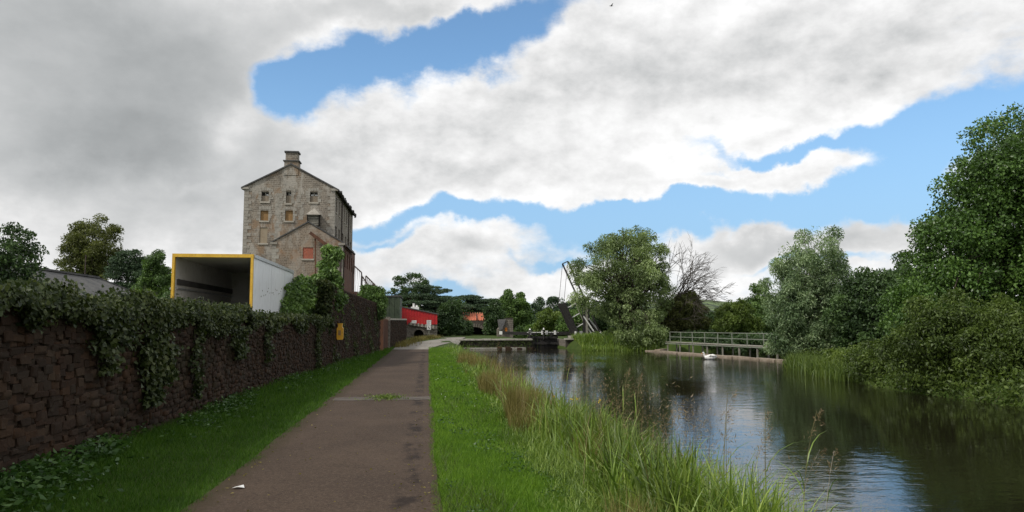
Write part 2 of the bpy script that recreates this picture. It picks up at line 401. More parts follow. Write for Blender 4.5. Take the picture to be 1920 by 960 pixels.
L['willow'] = leafmat('willow_leaves', (0.0699, 0.1045, 0.0389), (0.1677, 0.2312, 0.0828), (0.361, 0.4445, 0.207), 0.45, 0.3, 0.28)
L['silver'] = leafmat('silver_willow_leaves', (0.0698, 0.1165, 0.0512), (0.1638, 0.2391, 0.1159), (0.3603, 0.447, 0.2473), 0.45, 0.28, 0.3)
L['bigtree'] = leafmat('big_tree_leaves', (0.0295, 0.062, 0.0142), (0.0688, 0.1345, 0.0284), (0.1392, 0.2413, 0.0512), 0.4, 0.25, 0.4)
L['bank'] = leafmat('bank_shrub_leaves', (0.0286, 0.0465, 0.0089), (0.0655, 0.1027, 0.0177), (0.1191, 0.1691, 0.0316), 0.5, 0.28, 0.5)
L['dark'] = leafmat('dark_leaves', (0.0233, 0.0448, 0.0172), (0.0484, 0.0897, 0.0292), (0.0987, 0.1615, 0.0515), 0.5, 0.22, 0.3)
L['mid'] = leafmat('mid_green_leaves', (0.0413, 0.0784, 0.0222), (0.0949, 0.1651, 0.0424), (0.1858, 0.289, 0.0737), 0.5, 0.25, 0.25)
L['fresh'] = leafmat('fresh_green_leaves', (0.0453, 0.0776, 0.0141), (0.0971, 0.1488, 0.0273), (0.1682, 0.2264, 0.0466), 0.5, 0.3, 0.4)
L['cedar'] = leafmat('cedar_needles', (0.0218, 0.0421, 0.0234), (0.0468, 0.0827, 0.039), (0.0905, 0.1435, 0.0655), 0.6, 0.12, 0.25)
L['airy'] = leafmat('airy_leaves', (0.0558, 0.067, 0.0207), (0.1037, 0.118, 0.0335), (0.1675, 0.1834, 0.0574), 0.5, 0.35, 0.2)
L['ivy'] = leafmat('ivy_leaves', (0.0145, 0.0248, 0.0083), (0.0434, 0.062, 0.0166), (0.1086, 0.1241, 0.0466), 0.5, 0.2, 1.6, 0.25)
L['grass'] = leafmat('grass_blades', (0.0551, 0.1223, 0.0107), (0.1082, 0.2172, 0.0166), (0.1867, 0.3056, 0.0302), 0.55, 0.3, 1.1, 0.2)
L['grass_shade'] = leafmat('shaded_wall_side_grass', (0.0274, 0.0704, 0.0068), (0.0517, 0.1217, 0.0101), (0.0944, 0.1825, 0.018), 0.55, 0.3, 1.1, 0.2)  # darker copy of the grass, with the wall's shade put into the colour
L['straw'] = leafmat('dry_grass', (0.0776, 0.0726, 0.0199), (0.176, 0.1485, 0.0499), (0.3105, 0.2585, 0.1097), 0.7, 0.3, 1.2, 0.15)
L['reed'] = leafmat('reed_blades', (0.0637, 0.1174, 0.0138), (0.1544, 0.2417, 0.0374), (0.309, 0.3885, 0.0875), 0.42, 0.3, 1.3, 0.4)
L['iris'] = leafmat('iris_leaves', (0.0517, 0.085, 0.0144), (0.115, 0.17, 0.0315), (0.2185, 0.27, 0.063), 0.4, 0.3, 1.3, 0.4)
L['plume'] = leafmat('reed_plumes', (0.12, 0.085, 0.05), (0.22, 0.165, 0.1), (0.36, 0.29, 0.2), 0.8, 0.3, 1.3, 0.1)
L['weed'] = leafmat('weed_leaves', (0.0221, 0.0559, 0.013), (0.0442, 0.104, 0.0195), (0.0858, 0.1625, 0.0338), 0.45, 0.25, 1.5, 0.3)
L['flower'] = leafmat('yellow_petals', (0.6, 0.4, 0.01), (0.7, 0.5, 0.02), (0.8, 0.6, 0.05), 0.6, 0.3, 1)
L['daisy'] = leafmat('white_petals', (0.6, 0.6, 0.58), (0.7, 0.7, 0.68), (0.8, 0.8, 0.78), 0.6, 0.3, 1)

def masonry_dark_wall():
    m, g, b = newmat('boundary_wall_stone')
    p = wpos(g)
    oi = g.n('ShaderNodeAttribute', attribute_name='rnd').outputs['Fac']
    ob = g.n('ShaderNodeObjectInfo').outputs['Random']
    t = g.m('FRACT', g.m('ADD', oi, ob))
    r = g.n('ShaderNodeValToRGB'); g.put(r.inputs[0], t)
    e = r.color_ramp.elements
    e[0].position = 0; e[0].color = (0.026, 0.02, 0.016, 1); e[1].position = 1; e[1].color = (0.058, 0.047, 0.038, 1)
    k = e.new(0.35); k.color = (0.042, 0.027, 0.02, 1)
    k = e.new(0.6); k.color = (0.034, 0.029, 0.025, 1)
    k = e.new(0.85); k.color = (0.052, 0.033, 0.022, 1)
    n1 = g.noise(p, 1.1, 5, 0.65); n2 = g.noise(p, 26, 5, 0.65); n3 = g.noise(p, 7, 4, 0.6)
    c = g.mix(0.55, r.outputs[0], g.mix(n2, (0.1,) * 3, (0.9,) * 3), 'OVERLAY')
    c = g.mix(g.ss(n1, 0.52, 0.68, 0, 0.55), c, (0.02, 0.026, 0.01))      # moss
    c = g.mix(g.ss(n3, 0.66, 0.74, 0, 0.4), c, (0.10, 0.092, 0.078))
    c = g.mix(1.0, c, (0.90, 0.75, 0.61), 'MULTIPLY')           # lichen
    g.put(b.inputs['Base Color'], c)
    b.inputs['Roughness'].default_value = 0.92; b.inputs['Specular IOR Level'].default_value = 0.2
    bump(g, b, g.m('ADD', n2, n3), 0.7, 0.015)
    return m
M['wall_stone'] = masonry_dark_wall()
M['mortar'] = mottled('old_mortar', [(0.026, 0.0175, 0.0125), (0.045, 0.031, 0.022), (0.062, 0.046, 0.034)], 3, 0.95, 0.6, 0.02, 0.1, 25)

def asphalt():
    m, g, b = newmat('worn_asphalt')
    p = wpos(g); x, y, z = g.sep(p)
    n1 = g.noise(p, 0.7, 4, 0.6); n2 = g.noise(p, 110, 3, 0.7); n3 = g.noise(p, 9, 4, 0.6)
    sp = g.n('ShaderNodeTexVoronoi'); g.put(sp.inputs['Vector'], p); sp.inputs['Scale'].default_value = 38
    c = g.mix(g.ss(n1, 0.3, 0.7), (0.056, 0.041, 0.030), (0.080, 0.060, 0.045))
    c = g.mix(g.ss(n2, 0.55, 0.75, 0, 0.7), c, (0.115, 0.094, 0.083))
    c = g.mix(g.ss(n2, 0.28, 0.42, 0.7, 0), c, (0.035, 0.027, 0.024))
    c = g.mix(g.ss(sp.outputs['Distance'], 0.10, 0.22, 0.75, 0), c, (0.20, 0.175, 0.15))
    n4 = g.noise(p, 32, 3, 0.7); n5 = g.noise(p, 3.2, 5, 0.7)
    c = g.mix(g.ss(n4, 0.54, 0.66, 0, 0.7), c, (0.12, 0.094, 0.078))
    c = g.mix(g.ss(n4, 0.32, 0.46, 0.8, 0), c, (0.03, 0.021, 0.017))
    c = g.mix(g.ss(n5, 0.52, 0.70, 0, 0.35), c, (0.045, 0.03, 0.025))
    # dark damp staining along the canal-side edge
    xw = g.m('ADD', x, g.m('MULTIPLY', g.m('SUBTRACT', n3, 0.5), 0.22))
    band = g.m('MULTIPLY', g.ss(xw, -0.33, -0.20), g.ss(xw, -0.10, -0.02, 1, 0))
    patch = g.ss(g.noise(g.vm('MULTIPLY', p, (1.6, 0.8, 1)), 1.6, 5, 0.7), 0.44, 0.60)
    c = g.mix(g.m('MULTIPLY', g.m('MULTIPLY', band, patch), 0.85), c, (0.016, 0.010, 0.008))
    # soil and moss feathering in from both verges
    e2 = g.m('ADD', x, g.m('MULTIPLY', g.m('SUBTRACT', n3, 0.5), 0.3))
    c = g.mix(g.ss(e2, -2.0, -1.78, 0.75, 0), c, (0.045, 0.036, 0.016))
    c = g.mix(g.ss(e2, 0.0, 0.12, 0, 0.5), c, (0.05, 0.036, 0.02))
    c = g.mix(1.0, c, (0.78, 0.70, 0.62), 'MULTIPLY')
    g.put(b.inputs['Base Color'], c)
    b.inputs['Roughness'].default_value = 0.95; b.inputs['Specular IOR Level'].default_value = 0.25
    bump(g, b, n2, 0.8, 0.006)
    return m
M['asphalt'] = asphalt()
M['concrete'] = mottled('grey_concrete', [(0.17, 0.155, 0.135), (0.25, 0.235, 0.205), (0.12, 0.11, 0.09)], 1.6, 0.9, 0.3, 0.01, 0.2, 40)
M['patch'] = mottled('asphalt_patch', [(0.08, 0.066, 0.056), (0.11, 0.094, 0.08), (0.05, 0.042, 0.036)], 2.5, 0.9, 0.4, 0.006, 0.2, 70)
M['soil'] = mottled('earth_and_turf', [(0.03, 0.055, 0.01), (0.05, 0.078, 0.015), (0.04, 0.034, 0.018)], 0.8, 0.95, 0.5, 0.03, 0.1, 12)

def water_mat():
    m, g, b = newmat('canal_water')
    p = wpos(g)
    b.inputs['Base Color'].default_value = (0.010, 0.009, 0.005, 1)
    b.inputs['Roughness'].default_value = 0.03
    b.inputs['IOR'].default_value = 1.333
    b.inputs['Specular IOR Level'].default_value = 0.5
    calm = g.ss(g.noise(p, 0.10, 3, 0.5), 0.36, 0.62, 0.25, 1.0)
    r1 = g.noise(g.vm('MULTIPLY', p, (0.8, 1.4, 1)), 2.1, 4, 0.55, 0.6)
    r2 = g.noise(g.vm('MULTIPLY', p, (0.7, 1.5, 1)), 6.5, 3, 0.5, 0.4)
    h = g.m('MULTIPLY', g.m('ADD', g.m('MULTIPLY', r1, 0.75), g.m('MULTIPLY', r2, 0.22)), calm)
    bump(g, b, h, 1.0, 0.014)
    return m
M['water'] = water_mat()
def hill_mat():
    m, g, b = newmat('far_fields')
    p = wpos(g)
    v = g.n('ShaderNodeTexVoronoi'); g.put(v.inputs['Vector'], g.vm('MULTIPLY', p, (1, 0.45, 0))); v.inputs['Scale'].default_value = 0.011
    e = g.n('ShaderNodeTexVoronoi', feature='DISTANCE_TO_EDGE'); g.put(e.inputs['Vector'], g.vm('MULTIPLY', p, (1, 0.45, 0))); e.inputs['Scale'].default_value = 0.011
    r = g.n('ShaderNodeValToRGB'); g.put(r.inputs[0], g.sep(v.outputs['Color'])[0])
    r.color_ramp.elements[0].color = (0.07, 0.115, 0.04, 1); r.color_ramp.elements[1].color = (0.17, 0.185, 0.075, 1)
    k = r.color_ramp.elements.new(0.5); k.color = (0.105, 0.15, 0.05, 1)
    c = g.mix(g.ss(e.outputs['Distance'], 0.03, 0.07, 1, 0), r.outputs[0], (0.03, 0.05, 0.025))
    c = g.mix(g.ss(g.noise(p, 0.006, 4, 0.6), 0.56, 0.64), c, (0.03, 0.048, 0.024))
    g.put(b.inputs['Base Color'], c); b.inputs['Roughness'].default_value = 0.95
    return m
M['hill'] = hill_mat()

# ------------------------------------------------------------------ the setting: ground, canal, towpath, hills
WATER_Z = -0.5
CANAL = [(2.7, -40), (2.75, 8), (2.75, 24), (3.2, 36), (3.9, 46), (3.2, 60), (2.4, 72.0), (10.0, 73.5), (10.2, 118), (13.2, 118), (13.3, 72.5),
         (13.9, 69.0), (17.0, 66.6), (20.2, 66.0), (21.2, 62.5), (27, 62), (28, 48), (22.2, 46.5), (21.2, 43.5), (18.6, 37), (16.6, 30), (15.3, 24), (15.4, 19), (16.0, 8), (16.4, -40)]
def canal_sdf(x, y):
    """metres to the water's edge, negative in the canal"""
    P = np.array(CANAL); Q = np.roll(P, -1, 0)
    d = np.full(x.shape, 1e9); inside = np.zeros(x.shape, bool)
    for (ax, ay), (bx, by) in zip(P, Q):
        ex, ey = bx - ax, by - ay
        t = np.clip(((x - ax) * ex + (y - ay) * ey) / (ex * ex + ey * ey), 0, 1)
        d = np.minimum(d, np.hypot(x - ax - t * ex, y - ay - t * ey))
        c = ((ay > y) != (by > y)) & (x < (bx - ax) * (y - ay) / ((by - ay) if by != ay else 1e-9) + ax)
        inside ^= c
    return np.where(inside, -d, d)
def sstep(t): t = np.clip(t, 0, 1); return t * t * (3 - 2 * t)
def ground_z(x, y):
    x = np.asarray(x, float); y = np.asarray(y, float)
    base = 0.38 * sstep((y - 54) / 16)                                         # the towpath climbs to the lock side
    base = base + 0.05 * np.sin(x * 0.9 + 1) * np.sin(y * 0.5) * sstep((np.abs(x + 1) - 1.4) / 1.5)
    base = base + 0.35 * sstep((-x - 5) / 4)                                   # yard behind the wall lies higher
    base = base + 0.5 * sstep((x - 24) / 15)
    d = canal_sdf(x, y)
    s = sstep((d + 1.0) / 1.8)
    return -1.3 + (base + 1.3) * s
def axis(*segs):
    out = []
    for a, b, st in segs: out += list(np.arange(a, b, st))
    return np.array(out + [segs[-1][1]])
gx = axis((-4000, -400, 400), (-400, -60, 30), (-60, -8, 2), (-8, 30, 0.4), (30, 60, 2), (60, 400, 30), (400, 4000, 400))
gy = axis((-400, -40, 30), (-40, -4, 2), (-4, 80, 0.5), (80, 130, 2), (130, 400, 20), (400, 4400, 400))
GX, GY = np.meshgrid(gx, gy, indexing='ij')
GZ = ground_z(GX, GY)
far = np.maximum(0, np.hypot(GX, GY) - 300)
nx, ny = GX.shape
idx = np.arange(nx * ny).reshape(nx, ny)
F4 = np.stack([idx[:-1, :-1], idx[1:, :-1], idx[1:, 1:], idx[:-1, 1:]], -1).reshape(-1, 4)
link('ground', raw_mesh('ground', np.stack([GX, GY, GZ], -1).reshape(-1, 3), F4, M['soil'], smooth=True), kind='structure')
MB().quad((1.5, -60, WATER_Z), (40, -60, WATER_Z), (40, 125, WATER_Z), (1.5, 125, WATER_Z)).build('canal_water', M['water'], kind='structure', fix=False)

# towpath: a strip that follows the wall and swings right at the lock
def strip(name, left, right, mat, dz, step=0.5, **k):
    V, Fs = [], []
    for (x0, y0), (x1, y1) in zip(left, right):
        n = 6
        for i in range(n + 1):
            t = i / n; x = x0 + (x1 - x0) * t; y = y0 + (y1 - y0) * t
            V.append((x, y, float(ground_z(x, y)) + dz))
    m_ = 7
    for r in range(len(left) - 1):
        for i in range(6): Fs.append((r * m_ + i, r * m_ + i + 1, (r + 1) * m_ + i + 1, (r + 1) * m_ + i))
    me = raw_mesh(name, np.array(V), np.array(Fs), mat, smooth=True)
    return link(name, me, **k)
def wob(y, s): return 0.02 * math.sin(y * .9 + s) + 0.008 * math.sin(y * 3.3 + s * 2)
ys = list(np.arange(-6, 54.01, 0.25))
strip('towpath', [(-2.08 - 0.006 * max(0, y - 10) + wob(y, 0), y) for y in ys], [(0.12 + 0.001 * y + wob(y, 2), y) for y in ys], M['asphalt'], 0.02, kind='structure')
strip('path_apron', [(-2.5, 54.03), (-2.45, 56), (-2.0, 60), (-1.0, 64), (0.2, 68), (1.2, 74), (1.6, 84)],
      [(0.19, 54.03), (0.3, 56), (0.9, 60), (2.0, 64), (2.6, 68), (3.4, 74), (4.2, 84)], M['concrete'], 0.024, kind='structure')

# the hills with fields beyond the right bank
hx = np.linspace(-2500, 4200, 120); hy = np.linspace(1250, 3800, 26)
HX, HY = np.meshgrid(hx, hy, indexing='ij')
HZ = -2 + sstep((HY - 1250) / 900) * 1.3 * (58 + 26 * np.sin(HX / 420 + 1.1) + 10 * np.sin(HX / 140) + 5 * np.sin(HX / 60 + 2)) * (0.35 + 0.65 * sstep((HX - 250) / 500))
ii = np.arange(HX.size).reshape(HX.shape)
link('hills', raw_mesh('hills', np.stack([HX, HY, HZ], -1).reshape(-1, 3), np.stack([ii[:-1, :-1], ii[1:, :-1], ii[1:, 1:], ii[:-1, 1:]], -1).reshape(-1, 4), M['hill'], smooth=True), kind='structure')

# ------------------------------------------------------------------ stone boundary wall beside the path
def stone_mesh(i):
    bm = bmesh.new(); bmesh.ops.create_cube(bm, size=1.0)
    bmesh.ops.bevel(bm, geom=bm.edges[:], offset=0.10, segments=1, affect='EDGES')
    rr = random.Random(i)
    for v in bm.verts: v.co += Vector((rr.uniform(-.07, .07), rr.uniform(-.07, .07), rr.uniform(-.09, .09)))
    me = bpy.data.meshes.new('stone'); bm.to_mesh(me); bm.free()
    me.materials.append(M['wall_stone'])
    return me
STONES = [stone_mesh(i) for i in range(14)]
CUBE_V = np.array([(x, y, z) for x in (-.5, .5) for y in (-.5, .5) for z in (-.5, .5)]); CUBE_F = np.array([(0, 1, 3), (0, 3, 2), (4, 6, 7), (4, 7, 5), (0, 4, 5), (0, 5, 1), (2, 3, 7), (2, 7, 6), (0, 2, 6), (0, 6, 4), (1, 5, 7), (1, 7, 3)])
SV = [np.array([v.co[:] for v in m.vertices]) for m in STONES]
SF = []
for m in STONES:
    m.calc_loop_triangles(); SF.append(np.array([t.vertices[:] for t in m.loop_triangles]))
def courses(p0, p1, h0, h1, seed, zb=-0.12):
    """random rubble courses along a wall face: list of (s, z, width, height)"""
    rr = random.Random(seed); Lw = (Vector(p1) - Vector(p0)).length; out = []; z = zb
    while z < max(h0, h1) - 0.03:
        ch = rr.uniform(0.05, 0.10); s = -rr.uniform(0, 0.3)
        while s < Lw:
            wd = rr.uniform(0.09, 0.30); top = h0 + (h1 - h0) * min(1, max(0, (s / Lw)))
            if z + ch * 0.6 < top: out.append((s + wd / 2, z + ch / 2 + rr.uniform(-.03, .03), wd * rr.uniform(.88, .99), ch * rr.uniform(0.72, 1.3)))
            s += wd
        z += ch
    return out
def rubble_wall(wall, segs, thick, parts_until, seed, face_dx=0.0):
    """segs: (p0, p1, h0, h1); stones on the path-side face; those nearer than parts_until are single parts"""
    near, rest = [], []
    for k, (p0, p1, h0, h1) in enumerate(segs):
        a, b = Vector((*p0, 0)), Vector((*p1, 0)); d = (b - a).normalized(); Lw = (b - a).length
        nrm = Vector((d.y, -d.x, 0))                                             # towards the path
        core = MB()
        c = [a, b, b - nrm * thick, a - nrm * thick]
        core.add([(v.x, v.y, -0.3) for v in c] + [(c[0].x, c[0].y, h0), (c[1].x, c[1].y, h1), (c[2].x, c[2].y, h1), (c[3].x, c[3].y, h0)],
                 [(3, 2, 1, 0), (4, 5, 6, 7), (0, 1, 5, 4), (1, 2, 6, 5), (2, 3, 7, 6), (3, 0, 4, 7)])
        core.build('wall_core', M['mortar'], wall)
        for (s, z, wd, ch) in courses(p0, p1, h0, h1, seed + k):
            p = a + d * s; ang = math.atan2(d.y, d.x)
            (near if parts_until[0] < p.y < parts_until[1] else rest).append((p + nrm * random.uniform(-0.035, 0.0), z, wd, ch, ang))
    random.shuffle(near)
    if len(near) > 298: near, more = near[:298], near[298:]; rest += more
    for (p, z, wd, ch, ang) in near:
        o = link('stone', random.choice(STONES), wall)
        o.location = (p.x, p.y, z); o.rotation_euler = (random.uniform(-.05, .05), random.uniform(-.05, .05), ang + random.uniform(-.04, .04)); o.scale = (wd * 1.04, 0.09, ch * 1.06)
    Vs, Fs, Rn, off = [], [], [], 0
    for (p, z, wd, ch, ang) in rest:
        i = random.randrange(14); farst = p.y > 20; v = ((CUBE_V + RNG.uniform(-.08, .08, (8, 3))) if farst else SV[i]) * np.array([wd, 0.09, ch]); an = ang + random.uniform(-.03, .03); ca, sa = math.cos(an), math.sin(an)
        Vs.append(np.stack([v[:, 0] * ca - v[:, 1] * sa + p.x, v[:, 0] * sa + v[:, 1] * ca + p.y, v[:, 2] + z], -1))
        Fs.append((CUBE_F if farst else SF[i]) + off); off += len(v); Rn.append(np.full(len(v), random.random()))
    if Vs:
        link('stonework', raw_mesh('stonework', np.concatenate(Vs), np.concatenate(Fs), M['wall_stone'], np.concatenate(Rn)), wall, kind='stuff')
WALL_PTS = [(-4.02, 0.5), (-4.1, 18.0), (-3.72, 30.6)]
wall = root('boundary_wall', 'low dark rubble stone wall with ivy along the left of the path', 'wall', (-4.05, 12, 0))
rubble_wall(wall, [(WALL_PTS[0], WALL_PTS[1], 1.86, 1.84), (WALL_PTS[1], WALL_PTS[2], 1.84, 1.72)], 0.45, (7.7, 10.0), 11)
tall = root('tall_wall', 'tall rubble stone wall holding the yellow casing, past the ivy', 'wall', (-3.3, 39, 0))
rubble_wall(tall, [((-3.69, 30.66), (-2.82, 47.5), 3.12, 2.85)], 0.3, (0, 0), 23)
MB().beam((-3.84, 30.66, 3.15), (-2.97, 47.5, 2.88), 0.36, 0.07).build('coping', M['wall_stone'], tall)
g_low = root('gate_wall', 'short stone wall with a pale rounded end past the dark gate post', 'wall', (-2.2, 60, 0.1))
rubble_wall(g_low, [((-2.62, 54.2), (-1.75, 68.0), 2.05, 2.15)], 0.5, (0, 0), 31)
MB().beam((-2.86, 54.2, 2.1), (-2.0, 68, 2.2), 0.6, 0.12).build('coping', M['coping'], g_low)
MB().box((-3.12, 53.6, -0.1), (-2.5, 54.18, 2.25)).build('end_pier', M['rubble_far'], g_low)
gp = root('gate_post', 'dark brown timber gate post at the wall opening', 'post', (-2.78, 48.2, 0))
MB().box((-2.95, 48.0, -0.1), (-2.62, 48.4, 2.35)).build('post', M['rust'], gp)
MB().box((-2.98, 47.97, 2.35), (-2.59, 48.43, 2.41)).build('cap', M['iron'], gp)
gt = root('yard_gate', 'brown closed boarded gate between the stone walls', 'gate', (-2.75, 51, 0))
for i in range(14):
    y = 48.55 + i * 0.36; x = -2.86 + 0.05 * (i / 3.0)
    MB().box((x - .03, y, 0.05), (x + .03, y + 0.335, 2.05 + 0.02 * (i % 3))).build('board', M['rust'], gt)
MB().beam((-2.93, 48.5, 0.5), (-2.7, 53.5, 0.5), 0.05, 0.14).build('cross_rail', M['iron'], gt)
MB().beam((-2.93, 48.5, 1.7), (-2.7, 53.5, 1.7), 0.05, 0.14).build('cross_rail', M['iron'], gt)

# yellow casing on the tall wall
yc = at(634.5, 622, 31.9)
case = root('lifebuoy_casing', 'yellow plastic casing with narrower neck hung on the tall stone wall', 'casing', (-3.5, 31.9, 1.0))
prof = [(-.10, -.32), (.10, -.32), (.125, -.26), (.125, .14), (.09, .18), (.08, .20), (.08, .32), (-.08, .32), (-.08, .20), (-.09, .18), (-.125, .14), (-.125, -.26)]
b = MB(); b.prism([(u - 3.46, v + yc.z) for u, v in prof], 'y', 31.74, 31.96); b.build('body', M['yellow_plastic'], case)
MB().box((-3.55, 31.72, yc.z + .29), (-3.37, 31.98, yc.z + .335)).build('lid', M['yellow_plastic'], case)
MB().box((-3.52, 31.732, yc.z - .14), (-3.42, 31.7385, yc.z + .06)).build('notice', M['board_brown'], case)
MB().box((-3.68, 31.8, yc.z - .1), (-3.57, 31.9, yc.z + .1)).build('bracket', M['iron'], case)

# ------------------------------------------------------------------ white box body with yellow frame
BX0, BX1, BY0, BY1, BZ0, BZ1 = at(323, 477, 23.7).x, at(475, 477, 23.7).x, 23.7, 30.6, 1.12, at(400, 476, 23.7).z
bx = root('box_trailer', 'white open-ended lorry box with a yellow door frame behind the ivy wall', 'box trailer', (-6.5, 27, 0.3))
MB().box((BX1 - .06, BY0 + .12, BZ0), (BX1, BY1, BZ1 - .10)).build('side_panel', M['box_out'], bx)
MB().box((BX0, BY0 + .12, BZ0), (BX0 + .06, BY1, BZ1 - .10)).build('side_panel', M['box_in'], bx)
MB().box((BX0, BY0 + .12, BZ1 - .097), (BX1, BY1, BZ1 - .02)).build('roof_panel', M['box_in'], bx)
MB().box((BX0, BY0 + .1, BZ0 - .14), (BX1, BY1, BZ0 - .003)).build('floor_panel', M['timber_dark'], bx)
MB().box((BX0 + .063, BY1 - .06, BZ0), (BX1 - .063, BY1, BZ1 - .1)).build('bulkhead', M['box_in'], bx)
MB().box((BX0, BY0, BZ1 - .10), (BX1, BY0 + .117, BZ1)).build('frame_header', M['yellow'], bx)
for x0, x1 in ((BX0, BX0 + .075), (BX1 - .07, BX1)):
    MB().box((x0, BY0, BZ0 - .14), (x1, BY0 + .117, BZ1 - .103)).build('frame_post', M['yellow'], bx)
MB().box((BX1 - .02, BY0 + .12, BZ1 - .097), (BX1 + .035, BY1 + .02, BZ1 + .005)).build('roof_rail', M['alu'], bx)
MB().box((BX1 - .02, BY1 - .03, BZ0 - .14), (BX1 + .03, BY1 + .03, BZ1 - .1)).build('corner_trim', M['alu'], bx)
for z, h, mt in ((2.84, .17, 'box_dark'), (2.70, .05, 'alu'), (2.0, .12, 'box_dark')):
    MB().box((BX0 + .063, BY0 + .3, z), (BX0 + .11, BY1 - .08, z + h)).build('load_rail', M[mt], bx)
MB().box((BX1 - .95, BY1 - .11, BZ0), (BX1 - .90, BY1 - .063, BZ1 - .75)).build('bulkhead_rib', M['box_dark'], bx)
MB().box((BX1 - .95, BY1 - .12, BZ1 - .80), (BX1 - .07, BY1 - .063, BZ1 - .72)).build('bulkhead_rib', M['box_dark'], bx)
MB().box((BX1 - .9, BY1 - .068, BZ0), (BX1 - .07, BY1 - .0625, BZ1 - .80)).build('bulkhead_door', M['board'], bx)
for i in range(22):                                                             # scrapes, panel seams and rivet rows on the white side
    y = 24.9 + 0.19 * i + random.uniform(-.05, .05); z = 2.62 + 0.014 * i + random.uniform(-.12, .12)
    MB().box((BX1 + .0005, y, z), (BX1 + .002, y + random.uniform(.03, .12), z + random.uniform(.01, .05))).build('scuff_mark', M['timber_grey'], bx)
for y in (26.5, 28.9):
    MB().box((BX1 + .0005, y, BZ0 + .02), (BX1 + .003, y + .012, BZ1 - .11)).build('panel_seam', M['alu'], bx)
MB().box((BX0 + .5, BY0 + 1.5, .25), (BX0 + .8, BY1 - .5, BZ0 - .145)).box((BX1 - .8, BY0 + 1.5, .25), (BX1 - .5, BY1 - .5, BZ0 - .145)).build('chassis', M['iron'], bx)

# low hall with a slate hipped roof, seen over the wall
hall = root('slate_roofed_hall', 'low hall with a grey slate roof beyond the ivy wall', 'building', (-18.6, 40, 0.3))
hv = MB()
hv.add([(-18.6, 26, 4.33), (-18.6, 46.2, 4.33), (-14.0, 26, 2.15), (-14.0, 49.0, 2.15), (-23.2, 26, 2.15), (-23.2, 49.0, 2.15)],
       [(0, 2, 3, 1), (1, 3, 5), (0, 1, 5, 4)])
hv.build('roof', M['slate'], hall)
MB().box((-22.8, 26.2, 0.2), (-14.4, 48.6, 2.2)).build('wall', M['rubble_far'], hall)
MB().beam((-18.6, 26, 4.37), (-18.6, 46.2, 4.37), 0.24, 0.1).build('ridge_capping', M['slate'], hall)
MB().beam((-18.6, 46.2, 4.35), (-14.0, 49.0, 2.2), 0.2, 0.08).build('hip_capping', M['slate'], hall)
MB().tube([(-18.6, 44.5, 4.3), (-18.6, 44.5, 5.5)], 0.03, 5).build('vent_pipe', M['iron'], hall)
MB().prism([(-22.8, 2.1), (-14.4, 2.1), (-18.6, 4.2)], 'y', 26.2, 26.4).build('gable_wall', M['rubble_far'], hall)
MB().beam((-13.9, 26, 2.12), (-13.9, 49, 2.12), 0.12, 0.1).build('gutter', M['iron'], hall)

# ------------------------------------------------------------------ the derelict mill
MY = 85.0
def zf(zx, zy, Y=MY): return at(430 + zx / 3, 270 + zy / 3, Y)
ML, MR = zf(86, 243).x, zf(595, 243).x
EAVE = zf(86, 243).z; APEX = zf(348, 118).z
MYB = 105.5
BASE = 0.2
def wall_face(mb, org, u, length, z0, z1, holes, inward, depth):
    """a wall face with rectangular openings and their reveals; holes are (u0, u1, z0, z1)"""
    us = sorted({0.0, length, *[h[0] for h in holes], *[h[1] for h in holes]}); zs = sorted({z0, z1, *[h[2] for h in holes], *[h[3] for h in holes]})
    org, u, inward = Vector(org), Vector(u), Vector(inward)
    P = lambda a, z, d=0.0: org + u * a + Vector((0, 0, z)) + inward * d
    for a, b_ in zip(us, us[1:]):
        for c, d in zip(zs, zs[1:]):
            m1, m2 = (a + b_) / 2, (c + d) / 2
            if any(h[0] < m1 < h[1] and h[2] < m2 < h[3] for h in holes): continue
            mb.quad(P(a, c), P(b_, c), P(b_, d), P(a, d))
    for a, b_, c, d in holes:
        mb.quad(P(a, c), P(a, d), P(a, d, depth), P(a, c, depth)); mb.quad(P(b_, c), P(b_, d), P(b_, d, depth), P(b_, c, depth))
        mb.quad(P(a, d), P(b_, d), P(b_, d, depth), P(a, d, depth)); mb.quad(P(a, c), P(b_, c), P(b_, c, depth), P(a, c, depth))
def hole(zx0, zx1, zy0, zy1):
    a, b_ = zf(zx0, zy1), zf(zx1, zy0)
    return (a.x - ML, b_.x - ML, a.z, b_.z)
mill = root('mill', 'tall derelict stone mill with boarded windows and one gable chimney', 'building', (ML, MY, BASE))
front_w = [(hole(180, 223, 267, 323), 'board', .42), (hole(318, 349, 267, 333), 'board', .34), (hole(453, 498, 270, 327), 'board', .40),
           (hole(174, 220, 375, 431), 'board_brown', .0), (hole(313, 358, 375, 432), 'board_brown', .0), (hole(168, 215, 470, 557), 'plaster', .0)]
mb = MB()
wall_face(mb, (ML, MY, 0), (1, 0, 0), MR - ML, BASE, EAVE, [h for h, _, _ in front_w], (0, 1, 0), 0.32)
mid = zf(348, 118).x
mb.add([(ML, MY, EAVE), (MR, MY, EAVE), (mid, MY, APEX)], [(0, 1, 2)])
mb.build('gable_wall', M['mill'], mill, fix=False)
